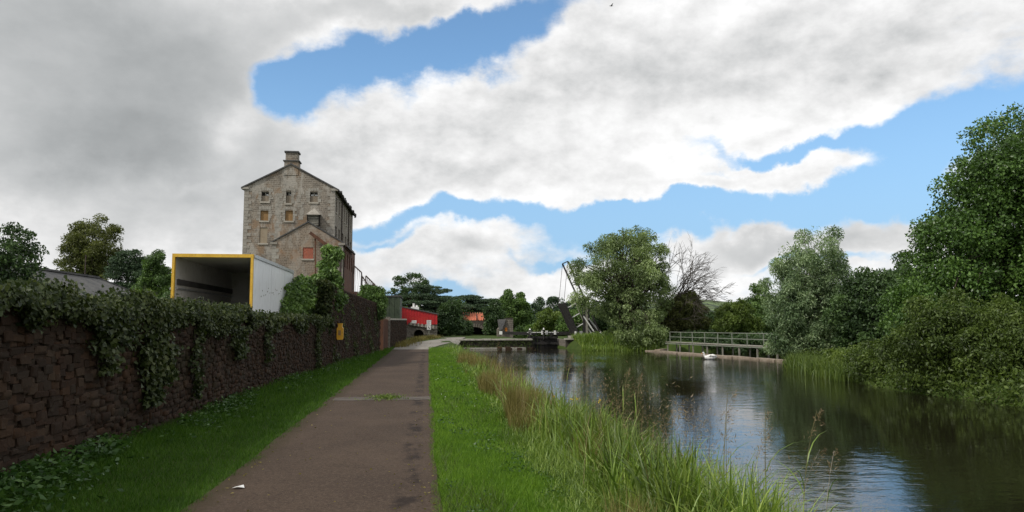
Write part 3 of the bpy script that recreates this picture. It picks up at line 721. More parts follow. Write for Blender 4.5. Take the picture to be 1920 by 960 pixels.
for (a, b_, c, d), mt, gap in front_w:
    w_ = MB().box((ML + a, MY + .30, c), (ML + b_, MY + .34, d)).build('window', M['void'], mill)
    dep = .16 if mt != 'plaster' else .06
    top = d - (d - c) * gap
    MB().box((ML + a + .01, MY + dep, c + .01), (ML + b_ - .01, MY + dep + .04, top)).build('board', M[mt], w_)
    if gap:
        fr = MB(); xm = ML + (a + b_) / 2
        fr.box((ML + a + .01, MY + dep + .05, d - .1), (ML + b_ - .01, MY + dep + .1, d - .01))
        fr.box((xm - .05, MY + dep + .05, top), (xm + .05, MY + dep + .1, d - .103))
        fr.build('frame', M['timber_grey'], w_)
        for s_ in (-1, 1):
            if b_ - a > 0.8 or s_ > 0:
                MB().box((xm + s_ * (b_ - a) * .25 - .14, MY + dep + .12, top + .05), (xm + s_ * (b_ - a) * .25 + .14, MY + dep + .13, d - .25)).build('pane', M['sign_white'], w_)
    MB().box((ML + a - .13, MY - .09, c - .17), (ML + b_ + .13, MY + .2, c - .003)).build('sill', M['sill'], w_)
    # pale patched surround, stone by stone
    for s_ in (-1, 1):
        zz = c
        while zz < d + .1 and mt != 'plaster':
            hh = random.uniform(.2, .38); ww = random.uniform(.18, .5)
            xe = ML + (a if s_ < 0 else b_)
            MB().box((min(xe, xe + s_ * ww), MY - random.uniform(.012, .035), zz + .012), (max(xe, xe + s_ * ww), MY + .1, zz + hh - .012)).build('surround_stone', M['quoin'], w_)
            zz += hh
    if mt != 'plaster':
        xa = ML + a - .2
        while xa < ML + b_ + .1:
            ww = random.uniform(.2, .34)
            MB().box((xa + .01, MY - random.uniform(.012, .035), d + .113), (xa + ww - .01, MY + .1, d + random.uniform(.36, .52))).build('surround_stone', M['quoin'], w_)
            xa += ww
# quoins at the two front corners
for side, xe in ((1, ML), (-1, MR)):
    z = BASE + (0 if side > 0 else 0); k = 0
    while z < EAVE - .25:
        hh = random.uniform(.30, .42); ww = (.78 if k % 2 else .46) * random.uniform(.85, 1.15)
        x0, x1 = (xe - .025, xe + ww) if side > 0 else (xe - ww, xe + .025)
        MB().box((x0, MY - .03, z + .012), (x1, MY + (.46 if k % 2 else .78), z + hh - .012)).build('quoin', M['quoin'], mill)
        z += hh; k += 1
# two rough pale strips of old render where flues run
for zx, wd in ((270, .85), (400, .62)):
    x = zf(zx, 400).x; z = zf(0, 560 if zx < 300 else 420).z
    while z < EAVE - .6:
        hh = random.uniform(.16, .45); dx_ = random.uniform(-.3, .3); ww = wd * random.uniform(.25, .9)
        MB().box((x + dx_ - ww / 2, MY - random.uniform(.006, .02), z), (x + dx_ + ww / 2, MY + .05, z + hh * .93)).build('render_patch', M['quoin'], mill)
        z += hh
# canal-side wall with tall narrow openings
Ls = MYB - MY
hs = []
top_c, top_d = EAVE - 2.35, EAVE - .75
for k in range(7): hs.append((1.3 + k * 2.72, 2.15 + k * 2.72, top_c, top_d))
for k in range(6): hs.append((.9 + k * 3.1 + (.8 if k > 1 else 0), 2.3 + k * 3.1 + (.8 if k > 1 else 0), EAVE - 5.9, EAVE - 3.9))
for k in range(6): hs.append((5.2 + k * 2.5, 6.1 + k * 2.5, EAVE - 9.0, EAVE - 7.3))
mb = MB(); wall_face(mb, (MR, MY, 0), (0, 1, 0), Ls, BASE, EAVE, hs, (-1, 0, 0), 0.4)
mb.build('side_wall', M['mill_side'], mill, fix=False)
for a, b_, c, d in hs:
    w_ = MB().box((MR - .42, MY + a, c), (MR - .38, MY + b_, d)).build('window', M['void'], mill)
    MB().box((MR - .1, MY + a - .08, c - .14), (MR + .07, MY + b_ + .08, c - .003)).build('sill', M['sill'], w_)
mb = MB()
mb.quad((ML, MY, BASE), (ML, MYB, BASE), (ML, MYB, EAVE), (ML, MY, EAVE)); mb.build('side_wall', M['mill_side'], mill, fix=False)
mb = MB(); mb.add([(ML, MYB, BASE), (MR, MYB, BASE), (MR, MYB, EAVE), (mid, MYB, APEX), (ML, MYB, EAVE)], [(0, 1, 2, 3, 4)]); mb.build('gable_wall', M['mill_side'], mill, fix=False)
sl = (APEX - EAVE) / (mid - ML)
rf = MB()
for s_, xe in ((-1, ML - .35), (1, MR + .45)):
    ze = APEX - abs(mid - xe) * sl * (1 if s_ < 0 else (APEX - EAVE) / (MR - mid) / sl)
    c = [(mid, MY - .16, APEX + .02), (xe, MY - .16, ze + .02), (xe, MYB + .2, ze + .02), (mid, MYB + .2, APEX + .02)]
    rf.add(c + [(x, y, z + .16) for x, y, z in c], [(3, 2, 1, 0), (4, 5, 6, 7), (0, 1, 5, 4), (1, 2, 6, 5), (2, 3, 7, 6), (3, 0, 4, 7)])
roof = rf.build('roof', M['slate'], mill)
# broken eaves: loose slates and gutter lengths along the canal side
for k in range(24):
    y = MY + .2 + k * .85
    MB().beam((MR + random.uniform(.28, .5), y, EAVE + random.uniform(-.3, .05)), (MR + random.uniform(.3, .5), y + random.uniform(.5, .85), EAVE + random.uniform(-.35, .02)), random.uniform(.14, .3), random.uniform(.1, .22)).build('eaves_slate', M['slate'], roof)
for s_, xe in ((-1, ML), (1, MR)):
    MB().box((xe - .32 if s_ < 0 else xe - .45, MY - .14, EAVE - .22), (xe + .45 if s_ < 0 else xe + .32, MY + .5, EAVE + .02)).build('kneeler_stone', M['quoin'], mill)
for xa in (MR + .09,):
    for dy in (6.6, 14.5): MB().tube([(xa, MY + dy, EAVE - .2), (xa, MY + dy, BASE + 5)], .07, 6).build('downpipe', M['iron'], mill)
# chimney
cl, cr = zf(309, 120).x, zf(389, 120).x; ul, ur = zf(316, 70).x, zf(384, 70).x
zc0, zc1, zc2 = zf(348, 175).z, zf(348, 98).z, zf(348, 42).z
ch = MB().box((cl, MY - .05, zc0), (cr, MY + 1.3, zc1)).box((ul, MY + .05, zc1 + .13), (ur, MY + 1.2, zc2 - .12)).build('chimney', M['mill'], mill)
MB().box((cl - .12, MY - .16, zc1 + .003), (cr + .12, MY + 1.4, zc1 + .127)).build('ledge', M['slate'], ch)
MB().box((ul - .12, MY - .07, zc2 - .117), (ur + .12, MY + 1.3, zc2 + .06)).build('cap', M['slate'], ch)
# louvred hoist hatch half way up the gable
hp = [zf(443, 403), zf(510, 462)]
hx0, hx1, hz1, hz0 = hp[0].x, hp[1].x, hp[0].z, hp[1].z
lh = MB().box((hx0, MY - .75, hz0), (hx0 + .07, MY - .003, hz1)).box((hx1 - .07, MY - .75, hz0), (hx1, MY - .003, hz1)).box((hx0 + .073, MY - .35, hz0), (hx1 - .073, MY - .3, hz1)).build('hoist_hatch', M['void'], mill)
MB().add([(hx0 - .15, MY - .9, hz1), (hx1 + .15, MY - .9, hz1), (hx1 + .15, MY, hz1 + .05), (hx0 - .15, MY, hz1 + .05), ((hx0 + hx1) / 2, MY, hz1 + .85), ((hx0 + hx1) / 2, MY - .5, hz1 + .45)],
         [(0, 1, 5), (1, 2, 4, 5), (0, 5, 4, 3), (0, 3, 2, 1)]).build('hatch_roof', M['quoin'], lh)
for k in range(6):
    z = hz0 + .08 + k * (hz1 - hz0 - .15) / 5
    MB().beam((hx0 + .075, MY - .6, z), (hx1 - .075, MY - .6, z), .05, .13).build('louvre', M['timber_grey'], lh)
MB().beam((zf(66, 483).x, MY + 2, zf(66, 483).z), (ML + .1, MY + 2, zf(80, 476).z), .12, .12).build('iron_bracket', M['iron'], mill)

# gabled annex in front of the mill
AY = 76.0
def za(zx, zy): return at(430 + zx / 3, 270 + zy / 3, AY)
AL, AR, AM = za(243, 555).x, za(640, 555).x, za(445, 440).x
AE, AP = za(243, 553).z, za(445, 442).z
annex = root('annex', 'lower gabled stone annex with a red brick infill in front of the mill', 'building', (AL, AY, BASE))
a0, a1 = za(412, 645), za(473, 582)
ah = (a0.x - AL, a1.x - AL, a0.z, a1.z)
mb = MB(); wall_face(mb, (AL, AY, 0), (1, 0, 0), AR - AL, BASE, AE, [ah], (0, 1, 0), .2)
mb.add([(AL, AY, AE), (AR, AY, AE), (AM, AY, AP)], [(0, 1, 2)])
mb.build('gable_wall', M['annex'], annex, fix=False)
bi = MB().box((a0.x, AY + .05, a0.z), (a1.x, AY + .15, a1.z)).build('brick_infill', M['brick_red'], annex)
MB().box((a0.x - .1, AY - .08, a0.z - .16), (a1.x + .1, AY + .2, a0.z - .003)).build('sill', M['sill'], bi)
hs2 = [(1.6 + 2.3 * k, 2.5 + 2.3 * k, AE - 2.2, AE - .7) for k in range(5)]
mb = MB(); wall_face(mb, (AR, AY, 0), (0, 1, 0), 12.6, BASE, AE, hs2, (-1, 0, 0), .3); mb.build('side_wall', M['rust'], annex, fix=False)
for a, b_, c, d in hs2: MB().box((AR - .34, AY + a, c), (AR - .3, AY + b_, d)).build('window', M['void'], annex)
mb = MB(); mb.quad((AL, AY, BASE), (AL, MY - .003, BASE), (AL, MY - .003, AE), (AL, AY, AE)); mb.build('side_wall', M['annex'], annex, fix=False)
rf = MB()
for s_, xe, yb in ((-1, AL - .25, MY - .01), (1, AR + .25, MY - .01)):
    slp = (AP - AE) / abs(AM - (AL if s_ < 0 else AR)); ze = AP - abs(AM - xe) * slp
    c = [(AM, AY - .1, AP + .02), (xe, AY - .1, ze + .02), (xe, yb, ze + .02), (AM, yb, AP + .02)]
    rf.add(c + [(x, y, z + .13) for x, y, z in c], [(3, 2, 1, 0), (4, 5, 6, 7), (0, 1, 5, 4), (1, 2, 6, 5), (2, 3, 7, 6), (3, 0, 4, 7)])
rf.build('roof', M['slate'], annex)
for xe, dx_ in ((AL, -1), (AR, 1)):
    MB().box((min(xe - .2, xe - .45 * (dx_ > 0)), AY - .12, AE - .2), (max(xe + .2, xe + .45 * (dx_ < 0)), AY + .3, AE + .01)).build('kneeler_stone', M['quoin'], annex)
for side, xe in ((1, AL), (-1, AR)):
    z = BASE; k = 0
    while z < AE - .3:
        hh = random.uniform(.28, .4); ww = (.62 if k % 2 else .38) * random.uniform(.9, 1.1)
        x0, x1 = (xe - .02, xe + ww) if side > 0 else (xe - ww, xe + .02)
        MB().box((x0, AY - .025, z + .012), (x1, AY + .4, z + hh - .012)).build('quoin', M['quoin'], annex)
        z += hh; k += 1
MB().tube([(AR + .06, AY + .25, AE - .1), (AR + .06, AY + .25, BASE)], .08, 6).build('downpipe', M['iron'], annex)
MB().beam((AR + .3, AY - .1, AE - .25), (AR + .3, AY + 9, AE - .25), .16, .14).build('gutter', M['iron'], annex)
# rusty conveyor leg leaning on the annex
cv = root('conveyor', 'rusty slanting conveyor frame against the annex gable', 'conveyor', (za(560, 600).x, AY - .8, BASE))
p, q = za(463, 506), za(632, 632)
for dy in (-.5, -1.1): MB().beam((p.x, AY + dy, p.z), (q.x, AY + dy, q.z), .16, .3).build('rail', M['rust'], cv)
for k in range(7):
    t = (k + .5) / 7; x, z = p.x + (q.x - p.x) * t, p.z + (q.z - p.z) * t
    MB().beam((x, AY - .58, z), (x, AY - 1.02, z), .08, .08).build('rung', M['rust'], cv)
r0 = za(490, 530); MB().beam((r0.x, AY - .8, r0.z), (r0.x + .3, AY - .8, BASE), .12, .12).build('prop', M['rust'], cv)
MB().beam((q.x, AY - .8, q.z), (q.x, AY - .8, BASE), .2, .2).build('prop', M['iron'], cv)

# rusty sheet shed and its security fence, behind the tall wall
SY0, SY1 = 58.0, 70.0
sx = at(664, 545, SY0).x; stop = at(664, 546, SY0).z
shed = root('rusty_shed', 'rust brown sheet iron shed above the tall stone wall', 'shed', (sx, SY0, .3))
x2, y2 = at(712, 575, SY1).x, SY1
nk = 22
for k in range(nk):                                                             # corrugated sheets, one by one
    t0, t1 = k / nk, (k + 1) / nk - .004
    a_, b_ = Vector((sx + (x2 - sx) * t0, SY0 + (SY1 - SY0) * t0, 0)), Vector((sx + (x2 - sx) * t1, SY0 + (SY1 - SY0) * t1, 0))
    off = .03 * (k % 2)
    MB().add([(a_.x + off, a_.y, .2), (b_.x + off, b_.y, .2), (b_.x + off, b_.y, stop - .6 * t1 + .04 * (k % 3)), (a_.x + off, a_.y, stop - .6 * t0 + .04 * (k % 3)),
              (a_.x + off - .04, a_.y, .2), (b_.x + off - .04, b_.y, .2), (b_.x + off - .04, b_.y, stop - .6 * t1 + .04 * (k % 3)), (a_.x + off - .04, a_.y, stop - .6 * t0 + .04 * (k % 3))],
             [(0, 1, 2, 3), (7, 6, 5, 4), (0, 4, 5, 1), (1, 5, 6, 2), (2, 6, 7, 3), (3, 7, 4, 0)]).build('sheet', M['rust'], shed)
MB().box((sx - 4, SY0 - .05, .2), (sx - .05, SY0, stop - .1)).build('end_wall', M['rust'], shed)
MB().quad((sx - 4, SY0, stop + .3), (sx - .05, SY0, stop - .1), (x2 - .05, SY1, stop - .7), (x2 - 4, SY1, stop - .3)).build('roof', M['rust'], shed)
sf = root('security_fence', 'dark steel fence frames with barbed wire on the rusty shed', 'fence', (sx, SY0 + 1, stop))
def shed_pt(px, py):
    lo, hi = SY0, SY1 + 6
    for _ in range(30):
        Y = (lo + hi) / 2; P = at(px, py, Y); xl = sx + (x2 - sx) * (Y - SY0) / (SY1 - SY0)
        if P.x < xl: lo, hi = (lo, Y) if False else (Y, hi)
        else: hi = Y
    return P
for (ax, ay, bx_, by, fy) in ((661.5, 496, 678, 511, 548), (679, 518, 690, 534, 550), (686, 517, 699, 530, 552), (700, 531, 708, 541, 556)):
    A_, B_ = shed_pt(ax, ay), shed_pt(bx_, by)
    for P in (A_, B_): MB().beam((P.x, P.y, P.z), (P.x, P.y, stop - .7), .11, .11).build('post', M['iron'], sf)
    MB().beam(A_, B_, .09, .12).build('top_rail', M['iron'], sf)
    for k in range(3):
        t = (k + 1) / 4
        P = A_.lerp(B_, t); MB().tube([(P.x, P.y, P.z), (P.x + .1, P.y + .2, (P.z + stop) / 2), (P.x, P.y, stop - .5)], .018, 4).build('wire', M['iron'], sf)
pts = []
A_, B_ = shed_pt(679, 522), shed_pt(708, 545)
for k in range(60):
    P = A_.lerp(B_, k / 59); pts.append((P.x, P.y + .3 * math.cos(k * .9), P.z + .1 + .3 * math.sin(k * .9)))
MB().tube(pts, .014, 4).build('razor_coil', M['iron'], sf)
# dark green sheet shed
gs = root('green_shed', 'dark green sheet metal shed between rusty shed and red fascia', 'shed', (-3, 72, .3))
gA, gB, gT = at(731, 560, 72), at(750, 560, 72), at(740, 556, 72).z
n = 10
for k in range(n):
    x = gA.x - 1.5 + (gB.x - gA.x + 1.5) * k / n; wdt = (gB.x - gA.x + 1.5) / n
    MB().box((x, 72 - .03 * (k % 2), .3), (x + wdt - .01, 72.05, gT)).build('sheet', M['green_sheet'], gs)
MB().box((gA.x - 1.5, 72.053, .3), (gB.x - .002, 78, gT - .05)).build('body', M['green_sheet'], gs)
MB().box((gA.x - 1.6, 71.9, gT + .003), (gB.x + .08, 78.1, gT + .1)).build('roof', M['slate'], gs)

# stone store with arch and red fascia at the end of the path
RY = 86.0
def zr(px, py): return at(px, py, RY)
rl, rr_ = zr(749, 600).x, zr(820, 600).x
st = root('arched_store', 'stone store with a dark arch under a bright red sheet fascia', 'building', (rl, RY, .4))
wz = zr(780, 603).z; acx = zr(785, 630).x; aw = .52; az0 = .35; aspr = zr(785, 627).z
poly = [(rl, .3), (acx - aw, .3), (acx - aw, aspr)] + [(acx - aw * math.cos(t), aspr + aw * .95 * math.sin(t)) for t in np.linspace(.2, math.pi - .2, 9)] + [(acx + aw, aspr), (acx + aw, .3), (rr_, .3), (rr_, wz - .35), (rl, wz)]
MB().prism(poly, 'y', RY, RY + .5).build('front_wall', M['rubble_far'], st)
MB().box((acx - aw - .3, RY + .8, .3), (acx + aw + .3, RY + .85, wz - .5)).build('arch_shade_panel', M['void'], st)  # dark sheet behind the arch, its interior shade painted on
for k, t in enumerate(np.linspace(.12, math.pi - .12, 11)):
    c_, s_ = math.cos(t), math.sin(t)
    MB().beam((acx - aw * 1.02 * c_, RY - .02, aspr + aw * s_), (acx - aw * 1.42 * c_, RY - .02, aspr + aw * 1.38 * s_), .2, .26, (0, 1, 0)).build('arch_stone', M['rubble_far'], st)
tl, tr_ = zr(749, 575).z, zr(820, 590).z
n = 26
for k in range(n):
    x0, x1 = rl + (rr_ - rl) * k / n, rl + (rr_ - rl) * (k + 1) / n - .012
    z0_, z1_ = tl + (tr_ - tl) * k / n, tl + (tr_ - tl) * (k + 1) / n
    MB().prism([(x0, wz - .30), (x1, wz - .30), (x1, z1_), (x0, z0_)], 'y', RY - .08 - .03 * (k % 2), RY - .012).build('red_sheet', M['red_sheet'], st)
MB().prism([(rl - .05, tl + .003), (rr_ + .1, tr_ + .003), (rr_ + .1, tr_ + .12), (rl - .05, tl + .12)], 'y', RY - .2, RY + 7).build('roof', M['slate'], st)
MB().box((rl, RY + .51, .3), (rl + .3, RY + 6.8, tl - .25)).box((rr_ - .3, RY + .51, .3), (rr_, RY + 6.8, tr_ - .25)).build('side_wall', M['rubble_far'], st)
k = 0; xx = zr(766, 604).x                                                      # row of cock-and-hen coping stones
while xx < rr_ - .2:
    t = (xx - rl) / (rr_ - rl); zz = wz - .1 - .62 * t
    MB().box((xx, RY - .3, zz - .12), (xx + .17, RY - .115, zz + (.22 if k % 2 else .1))).build('cope_stone', M['coping'] if k % 2 else M['rubble_far'], st)
    xx += .2; k += 1
pot = root('chimney_stack', 'small white chimney stack standing behind the red fascia', 'chimney', (zr(778, 578).x, RY + 2, tl - .3))
pz = at(778, 577, RY + 2); 
MB().box((pz.x - .45, RY + 1.8, pz.z - .9), (pz.x + .45, RY + 2.3, pz.z + .1)).build('stack', M['white'], pot)
MB().tube([(pz.x - .15, RY + 2.05, pz.z + .1), (pz.x - .15, RY + 2.05, pz.z + .5)], .13, 8).build('chimney_pot', M['white'], pot)
MB().tube([(pz.x + .2, RY + 2.05, pz.z + .1), (pz.x + .2, RY + 2.05, pz.z + .3)], .12, 8).build('chimney_pot', M['white'], pot)
# signs in front of the arch
ng = root('name_plate', 'small white plate fixed over the arch', 'sign', zr(777, 603))
c_ = zr(776.5, 603.5); MB().box((c_.x - .26, RY - .36, c_.z - .16), (c_.x + .26, RY - .33, c_.z + .16)).build('plate', M['sign_white'], ng)
MB().box((c_.x - .2, RY - .364, c_.z - .03), (c_.x + .2, RY - .3605, c_.z + .04)).build('lettering_band', M['sign_grey'], ng)
MB().box((c_.x - .03, RY - .33, c_.z - .05), (c_.x + .03, RY + .02, c_.z + .05)).build('bracket', M['iron'], ng)
sp_ = root('notice_sign', 'two white notice boards stacked on a post right of the arch', 'sign', (zr(805, 635).x, 82, .4))
def zs_(px, py): return at(px, py, 82.0)
u, l_ = zs_(804.5, 605.5), zs_(804.5, 614.5)
MB().tube([(u.x, 82.04, .35), (u.x, 82.04, u.z + .3)], .035, 6).build('post', M['steel_pale'], sp_)
nb = MB().box((u.x - .25, 81.97, u.z - .27), (u.x + .22, 82.0, u.z + .29)).build('notice_board', M['sign_white'], sp_)
for k in range(6): MB().box((u.x - .2, 81.964, u.z + .2 - k * .075), (u.x + .17 - .05 * (k % 3), 81.9695, u.z + .23 - k * .075)).build('text_line', M['sign_grey'], nb)
nb = MB().box((l_.x - .22, 81.97, l_.z - .2), (l_.x + .2, 82.0, l_.z + .2)).build('symbol_board', M['sign_white'], sp_)
MB().beam((l_.x - .12, 81.966, l_.z + .12), (l_.x + .1, 81.966, l_.z - .12), .004, .07).beam((l_.x - .12, 81.966, l_.z - .12), (l_.x - .12, 81.966, l_.z + .02), .004, .05).beam((l_.x + .1, 81.966, l_.z + .14), (l_.x + .1, 81.966, l_.z), .004, .05).build('symbol', M['black'], nb)

# ------------------------------------------------------------------ lock, bridges, hut
QZ = .42
quay = root('lock_quay', 'dark stone quay wall at the head of the canal with pale coping', 'quay', (6, 73, -.6))
random.seed(5)
def quay_face(p0, p1, z0, z1, par, rows=4, nlen=.75):
    a, b_ = Vector((*p0, 0)), Vector((*p1, 0)); d = (b_ - a).normalized(); Lw = (b_ - a).length
    rh = (z1 - z0) / rows
    for r in range(rows):
        s = 0
        while s < Lw:
            wd = min(random.uniform(.5, 1.1) * nlen / .75, Lw - s); q = .06 * random.random() + .12 * (rows - r) / rows
            nrm = Vector((d.y, -d.x, 0)); m0 = a + d * (s + .015) + nrm * q; m1 = a + d * (s + wd - .015) + nrm * q
            MB().add([(m0.x, m0.y, z0 + r * rh + .02), (m1.x, m1.y, z0 + r * rh + .02), (m1.x, m1.y, z0 + (r + 1) * rh - .01), (m0.x, m0.y, z0 + (r + 1) * rh - .01),
                      (m0.x - nrm.x * .6, m0.y - nrm.y * .6, z0 + r * rh + .02), (m1.x - nrm.x * .6, m1.y - nrm.y * .6, z0 + r * rh + .02), (m1.x - nrm.x * .6, m1.y - nrm.y * .6, z0 + (r + 1) * rh - .01), (m0.x - nrm.x * .6, m0.y - nrm.y * .6, z0 + (r + 1) * rh - .01)],
                     [(0, 1, 2, 3), (7, 6, 5, 4), (0, 4, 5, 1), (1, 5, 6, 2), (2, 6, 7, 3), (3, 7, 4, 0)]).build('quay_stone', M['quay'], par)
            s += wd
quay_face((2.2, 72.2), (10.0, 73.4), -.62, QZ - .12, quay, 4)
quay_face((10.0, 73.4), (10.05, 79), -.62, QZ - .12, quay, 3, 1.2)
MB().prism([(2.3, 72.4), (10.0, 73.6), (10.0, 92), (1.4, 92)], 'z', -1.2, QZ - .14).build('quay_fill', M['rubble_far'], quay)
s = 0.
while s < 7.7:
    wd = random.uniform(.7, 1.3); x = 2.25 + s; e = min(wd, 7.75 - s)
    MB().box((x + .01, 71.95 + s * .154, QZ - .118), (x + e - .01, 73.1 + s * .154, QZ + random.uniform(-.02, .03))).build('coping_stone', M['coping'], quay)
    s += wd
# a stepped lower ledge with boulders at the waterline
for k in range(30):
    x = 2.0 + random.random() * 8; y = 71.2 + .154 * (x - 2) + random.uniform(-.3, .3); r_ = random.uniform(.12, .32)
    o = link('boulder', STONES[k % 14], quay); o.location = (x, y, WATER_Z + random.uniform(-.05, .1)); o.scale = (r_ * 2, r_ * 1.3, r_ * 1.1); o.rotation_euler = (0, 0, random.uniform(0, 3))
MB().beam((2.6, 71.0, WATER_Z + .08), (9.2, 72.2, WATER_Z + .08), .3, .14).build('waterline_ledge', M['coping'], quay)
qr = root('lock_abutment', 'pale stone block abutment right of the lock gate, mossy top', 'quay', (14.2, 73, -.6))
quay_face((13.2, 73.2), (15.6, 73.0), -.62, QZ - .1, qr, 3)
MB().prism([(13.3, 73.4), (16.2, 73.2), (17, 92), (13.3, 92)], 'z', -1.2, QZ - .11).build('abutment_fill', M['rubble_far'], qr)
for k in range(3): MB().box((13.15 + k * .85, 72.85, QZ - .098), (13.98 + k * .85, 74, QZ + .04)).build('coping_stone', M['coping'], qr)

lg = root('lock_gates', 'black timber lock gates with white tipped balance beams', 'lock gate', (11.6, 78, -.5))
for k in range(9):
    x = 10.12 + k * .345
    MB().box((x, 78 - .25 * (1 - abs(k - 4) / 4.), -.9), (x + .325, 78.12 - .25 * (1 - abs(k - 4) / 4.), .62)).build('plank', M['timber_dark'], lg)
for z in (-.1, .5): MB().beam((10.1, 77.7, z), (13.2, 77.7, z), .16, .22).build('cross_beam', M['timber_dark'], lg)
MB().beam((10.05, 77.6, 1.0), (13.25, 77.6, 1.0), .07, .07).build('hand_rail', M['white'], lg)
for x in (10.2, 11.0, 11.75, 12.5, 13.15): MB().beam((x, 77.6, .6), (x, 77.6, 1.02), .08, .08).build('rail_post', M['timber_dark'], lg)
for x in (10.35, 11.6, 12.05, 12.9): MB().box((x - .1, 77.5, .78), (x + .1, 77.7, 1.18)).build('paddle_gear', M['white'], lg)
for x0, x1 in ((10.9, 7.6), (12.4, 15.5)):
    bb = MB().beam((x0, 78, .86), (x1, 78.2, .95), .3, .32).build('balance_beam', M['timber_dark'], lg)
    MB().beam((x1, 78.2, .95), (x1 + .3 * (1 if x1 > x0 else -1), 78.22, .955), .31, .33).build('white_tip', M['white'], bb)
for x, zt in ((10.3, 1.25), (11.7, 1.3)): 
    pp = MB().tube([(x, 77.3, .3), (x, 77.3, zt)], .09, 8).build('paddle_post', M['timber_dark'], lg)
    MB().tube([(x, 77.3, zt), (x, 77.3, zt + .16)], [.11, .05], 8).build('white_top', M['white'], pp)

# stone road bridge far behind the lock with red tiled house above
BY = 112.0
def zb(px, py): return at(px, py, BY)
rb = root('stone_bridge', 'small stone arch bridge half hidden by trees beyond the lock', 'bridge', zb(888, 632))
l0, l1, l2, l3 = zb(838, 600).x, zb(868, 620).x, zb(909, 620).x, zb(945, 600).x
zt, zp, zw = zb(880, 601).z, zb(880, 613).z, -.6
cx = (l1 + l2) / 2; hw = (l2 - l1) / 2; spr = zb(880, 625).z
poly = [(l0, zw), (l1, zw), (l1, spr)] + [(cx - hw * math.cos(t), spr + (zp - spr) * math.sin(t)) for t in np.linspace(.2, math.pi - .2, 9)] + [(l2, spr), (l2, zw), (l3, zw), (l3, zt - .3), (cx, zt), (l0, zt - .5)]
MB().prism(poly, 'y', BY, BY + 5).build('arch_wall', M['rubble_tall'], rb)
for t in np.linspace(.1, math.pi - .1, 15):
    c_, s_ = math.cos(t), math.sin(t)
    MB().beam((cx - hw * c_, BY - .05, spr + (zp - spr) * s_), (cx - hw * 1.16 * c_, BY - .05, spr + (zp - spr + .5) * s_), .25, .38, (0, 1, 0)).build('arch_stone', M['rubble_far'], rb)
MB().box((l1 - .5, BY + 5.2, zw), (l2 + .5, BY + 5.3, zp)).build('dim_arch_panel', M['rubble_tall'], rb)  # panel closing the arch; the dim inside is painted by its dark stone
MB().beam((l1 + 1.2, BY + 1, -.6), (l1 + 1.2, BY + 1, zp), .15, .15).build('tide_post', M['timber_grey'], rb)
th = root('tiled_house', 'low house with bright red tiled roof above the stone bridge', 'house', zb(888, 598))
y_ = 119.0; pA, pB = at(861, 600, y_), at(913, 588, y_ + 3)
rr2 = random.Random(3)
ro = MB().add([(pA.x, y_, pA.z - .05), (pB.x, y_, pA.z - .05), (pB.x, y_ + 3, pB.z), (pA.x, y_ + 3, pB.z)], [(0, 1, 2, 3)]).build('roof', M['tile_red'], th)
for k in range(12):
    x = pA.x + (pB.x - pA.x) * k / 12
    MB().beam((x, y_ - .02, pA.z), (x, y_ + 3, pB.z + .15), .1, .08).build('tile_roll', M['tile_red'], ro)
MB().beam(at(894, 598, y_) - Vector((0, .1, 0)), at(894, 590, y_ + 2.9), .14, .2).build('valley', M['iron'], ro)
MB().box((pA.x + .1, y_ + .15, .3), (pB.x - .1, y_ + 6, pA.z - .08)).build('wall', M['rubble_far'], th)
MB().box((pA.x - .5, y_ + .5, pA.z - .4), (pA.x + .05, y_ + 1.2, pB.z)).build('gable_end', M['white'], th)

HY_ = 91.0
def zh(px, py): return at(px, py, HY_)
hut = root('stone_hut', 'narrow stone hut with a small orange window and slate lean-to', 'hut', zh(948, 634))
a_, b_ = zh(946, 595), zh(962, 632)
MB().prism([(a_.x - .75, .3), (b_.x, .3), (b_.x, zh(0, 594).z), (zh(951, 600).x, zh(0, 594.5).z), (a_.x - .15, zh(0, 606).z), (a_.x - .75, zh(0, 618).z)], 'y', HY_, HY_ + 2).build('wall', M['rubble_far'], hut)
w0 = zh(948.8, 618.5); wn = MB().tube([(w0.x, HY_ - .03, w0.z - .2), (w0.x, HY_ - .03, w0.z + .15), (w0.x, HY_ - .03, w0.z + .28)], [.16, .16, .05], 8).build('window', M['orange_beak'], hut)
MB().box((w0.x - .2, HY_ - .08, w0.z - .33), (w0.x + .2, HY_ + .05, w0.z - .2)).build('sill', M['coping'], wn)
MB().add([(zh(935.5, 598).x, HY_ - .1, zh(0, 598).z), (zh(949, 598).x, HY_ - .1, zh(0, 597).z), (zh(941, 618).x, HY_ - .55, zh(0, 618).z), (zh(935, 620).x, HY_ - .55, zh(0, 620).z),
          (zh(935.5, 598).x, HY_ + 2.1, zh(0, 598).z), (zh(949, 598).x, HY_ + 2.1, zh(0, 597).z)], [(0, 1, 2, 3), (0, 4, 5, 1), (0, 3, 4), (1, 5, 2)]).build('lean_to_roof', M['slate'], hut)
MB().prism([(a_.x + .1, zh(0, 594).z + .004), (b_.x + .1, zh(0, 594).z + .004), (b_.x + .02, zh(0, 592).z), (a_.x + .55, zh(0, 592).z)], 'y', HY_ - .12, HY_ + 2.1).build('mossy_cap', M['soil'], hut)

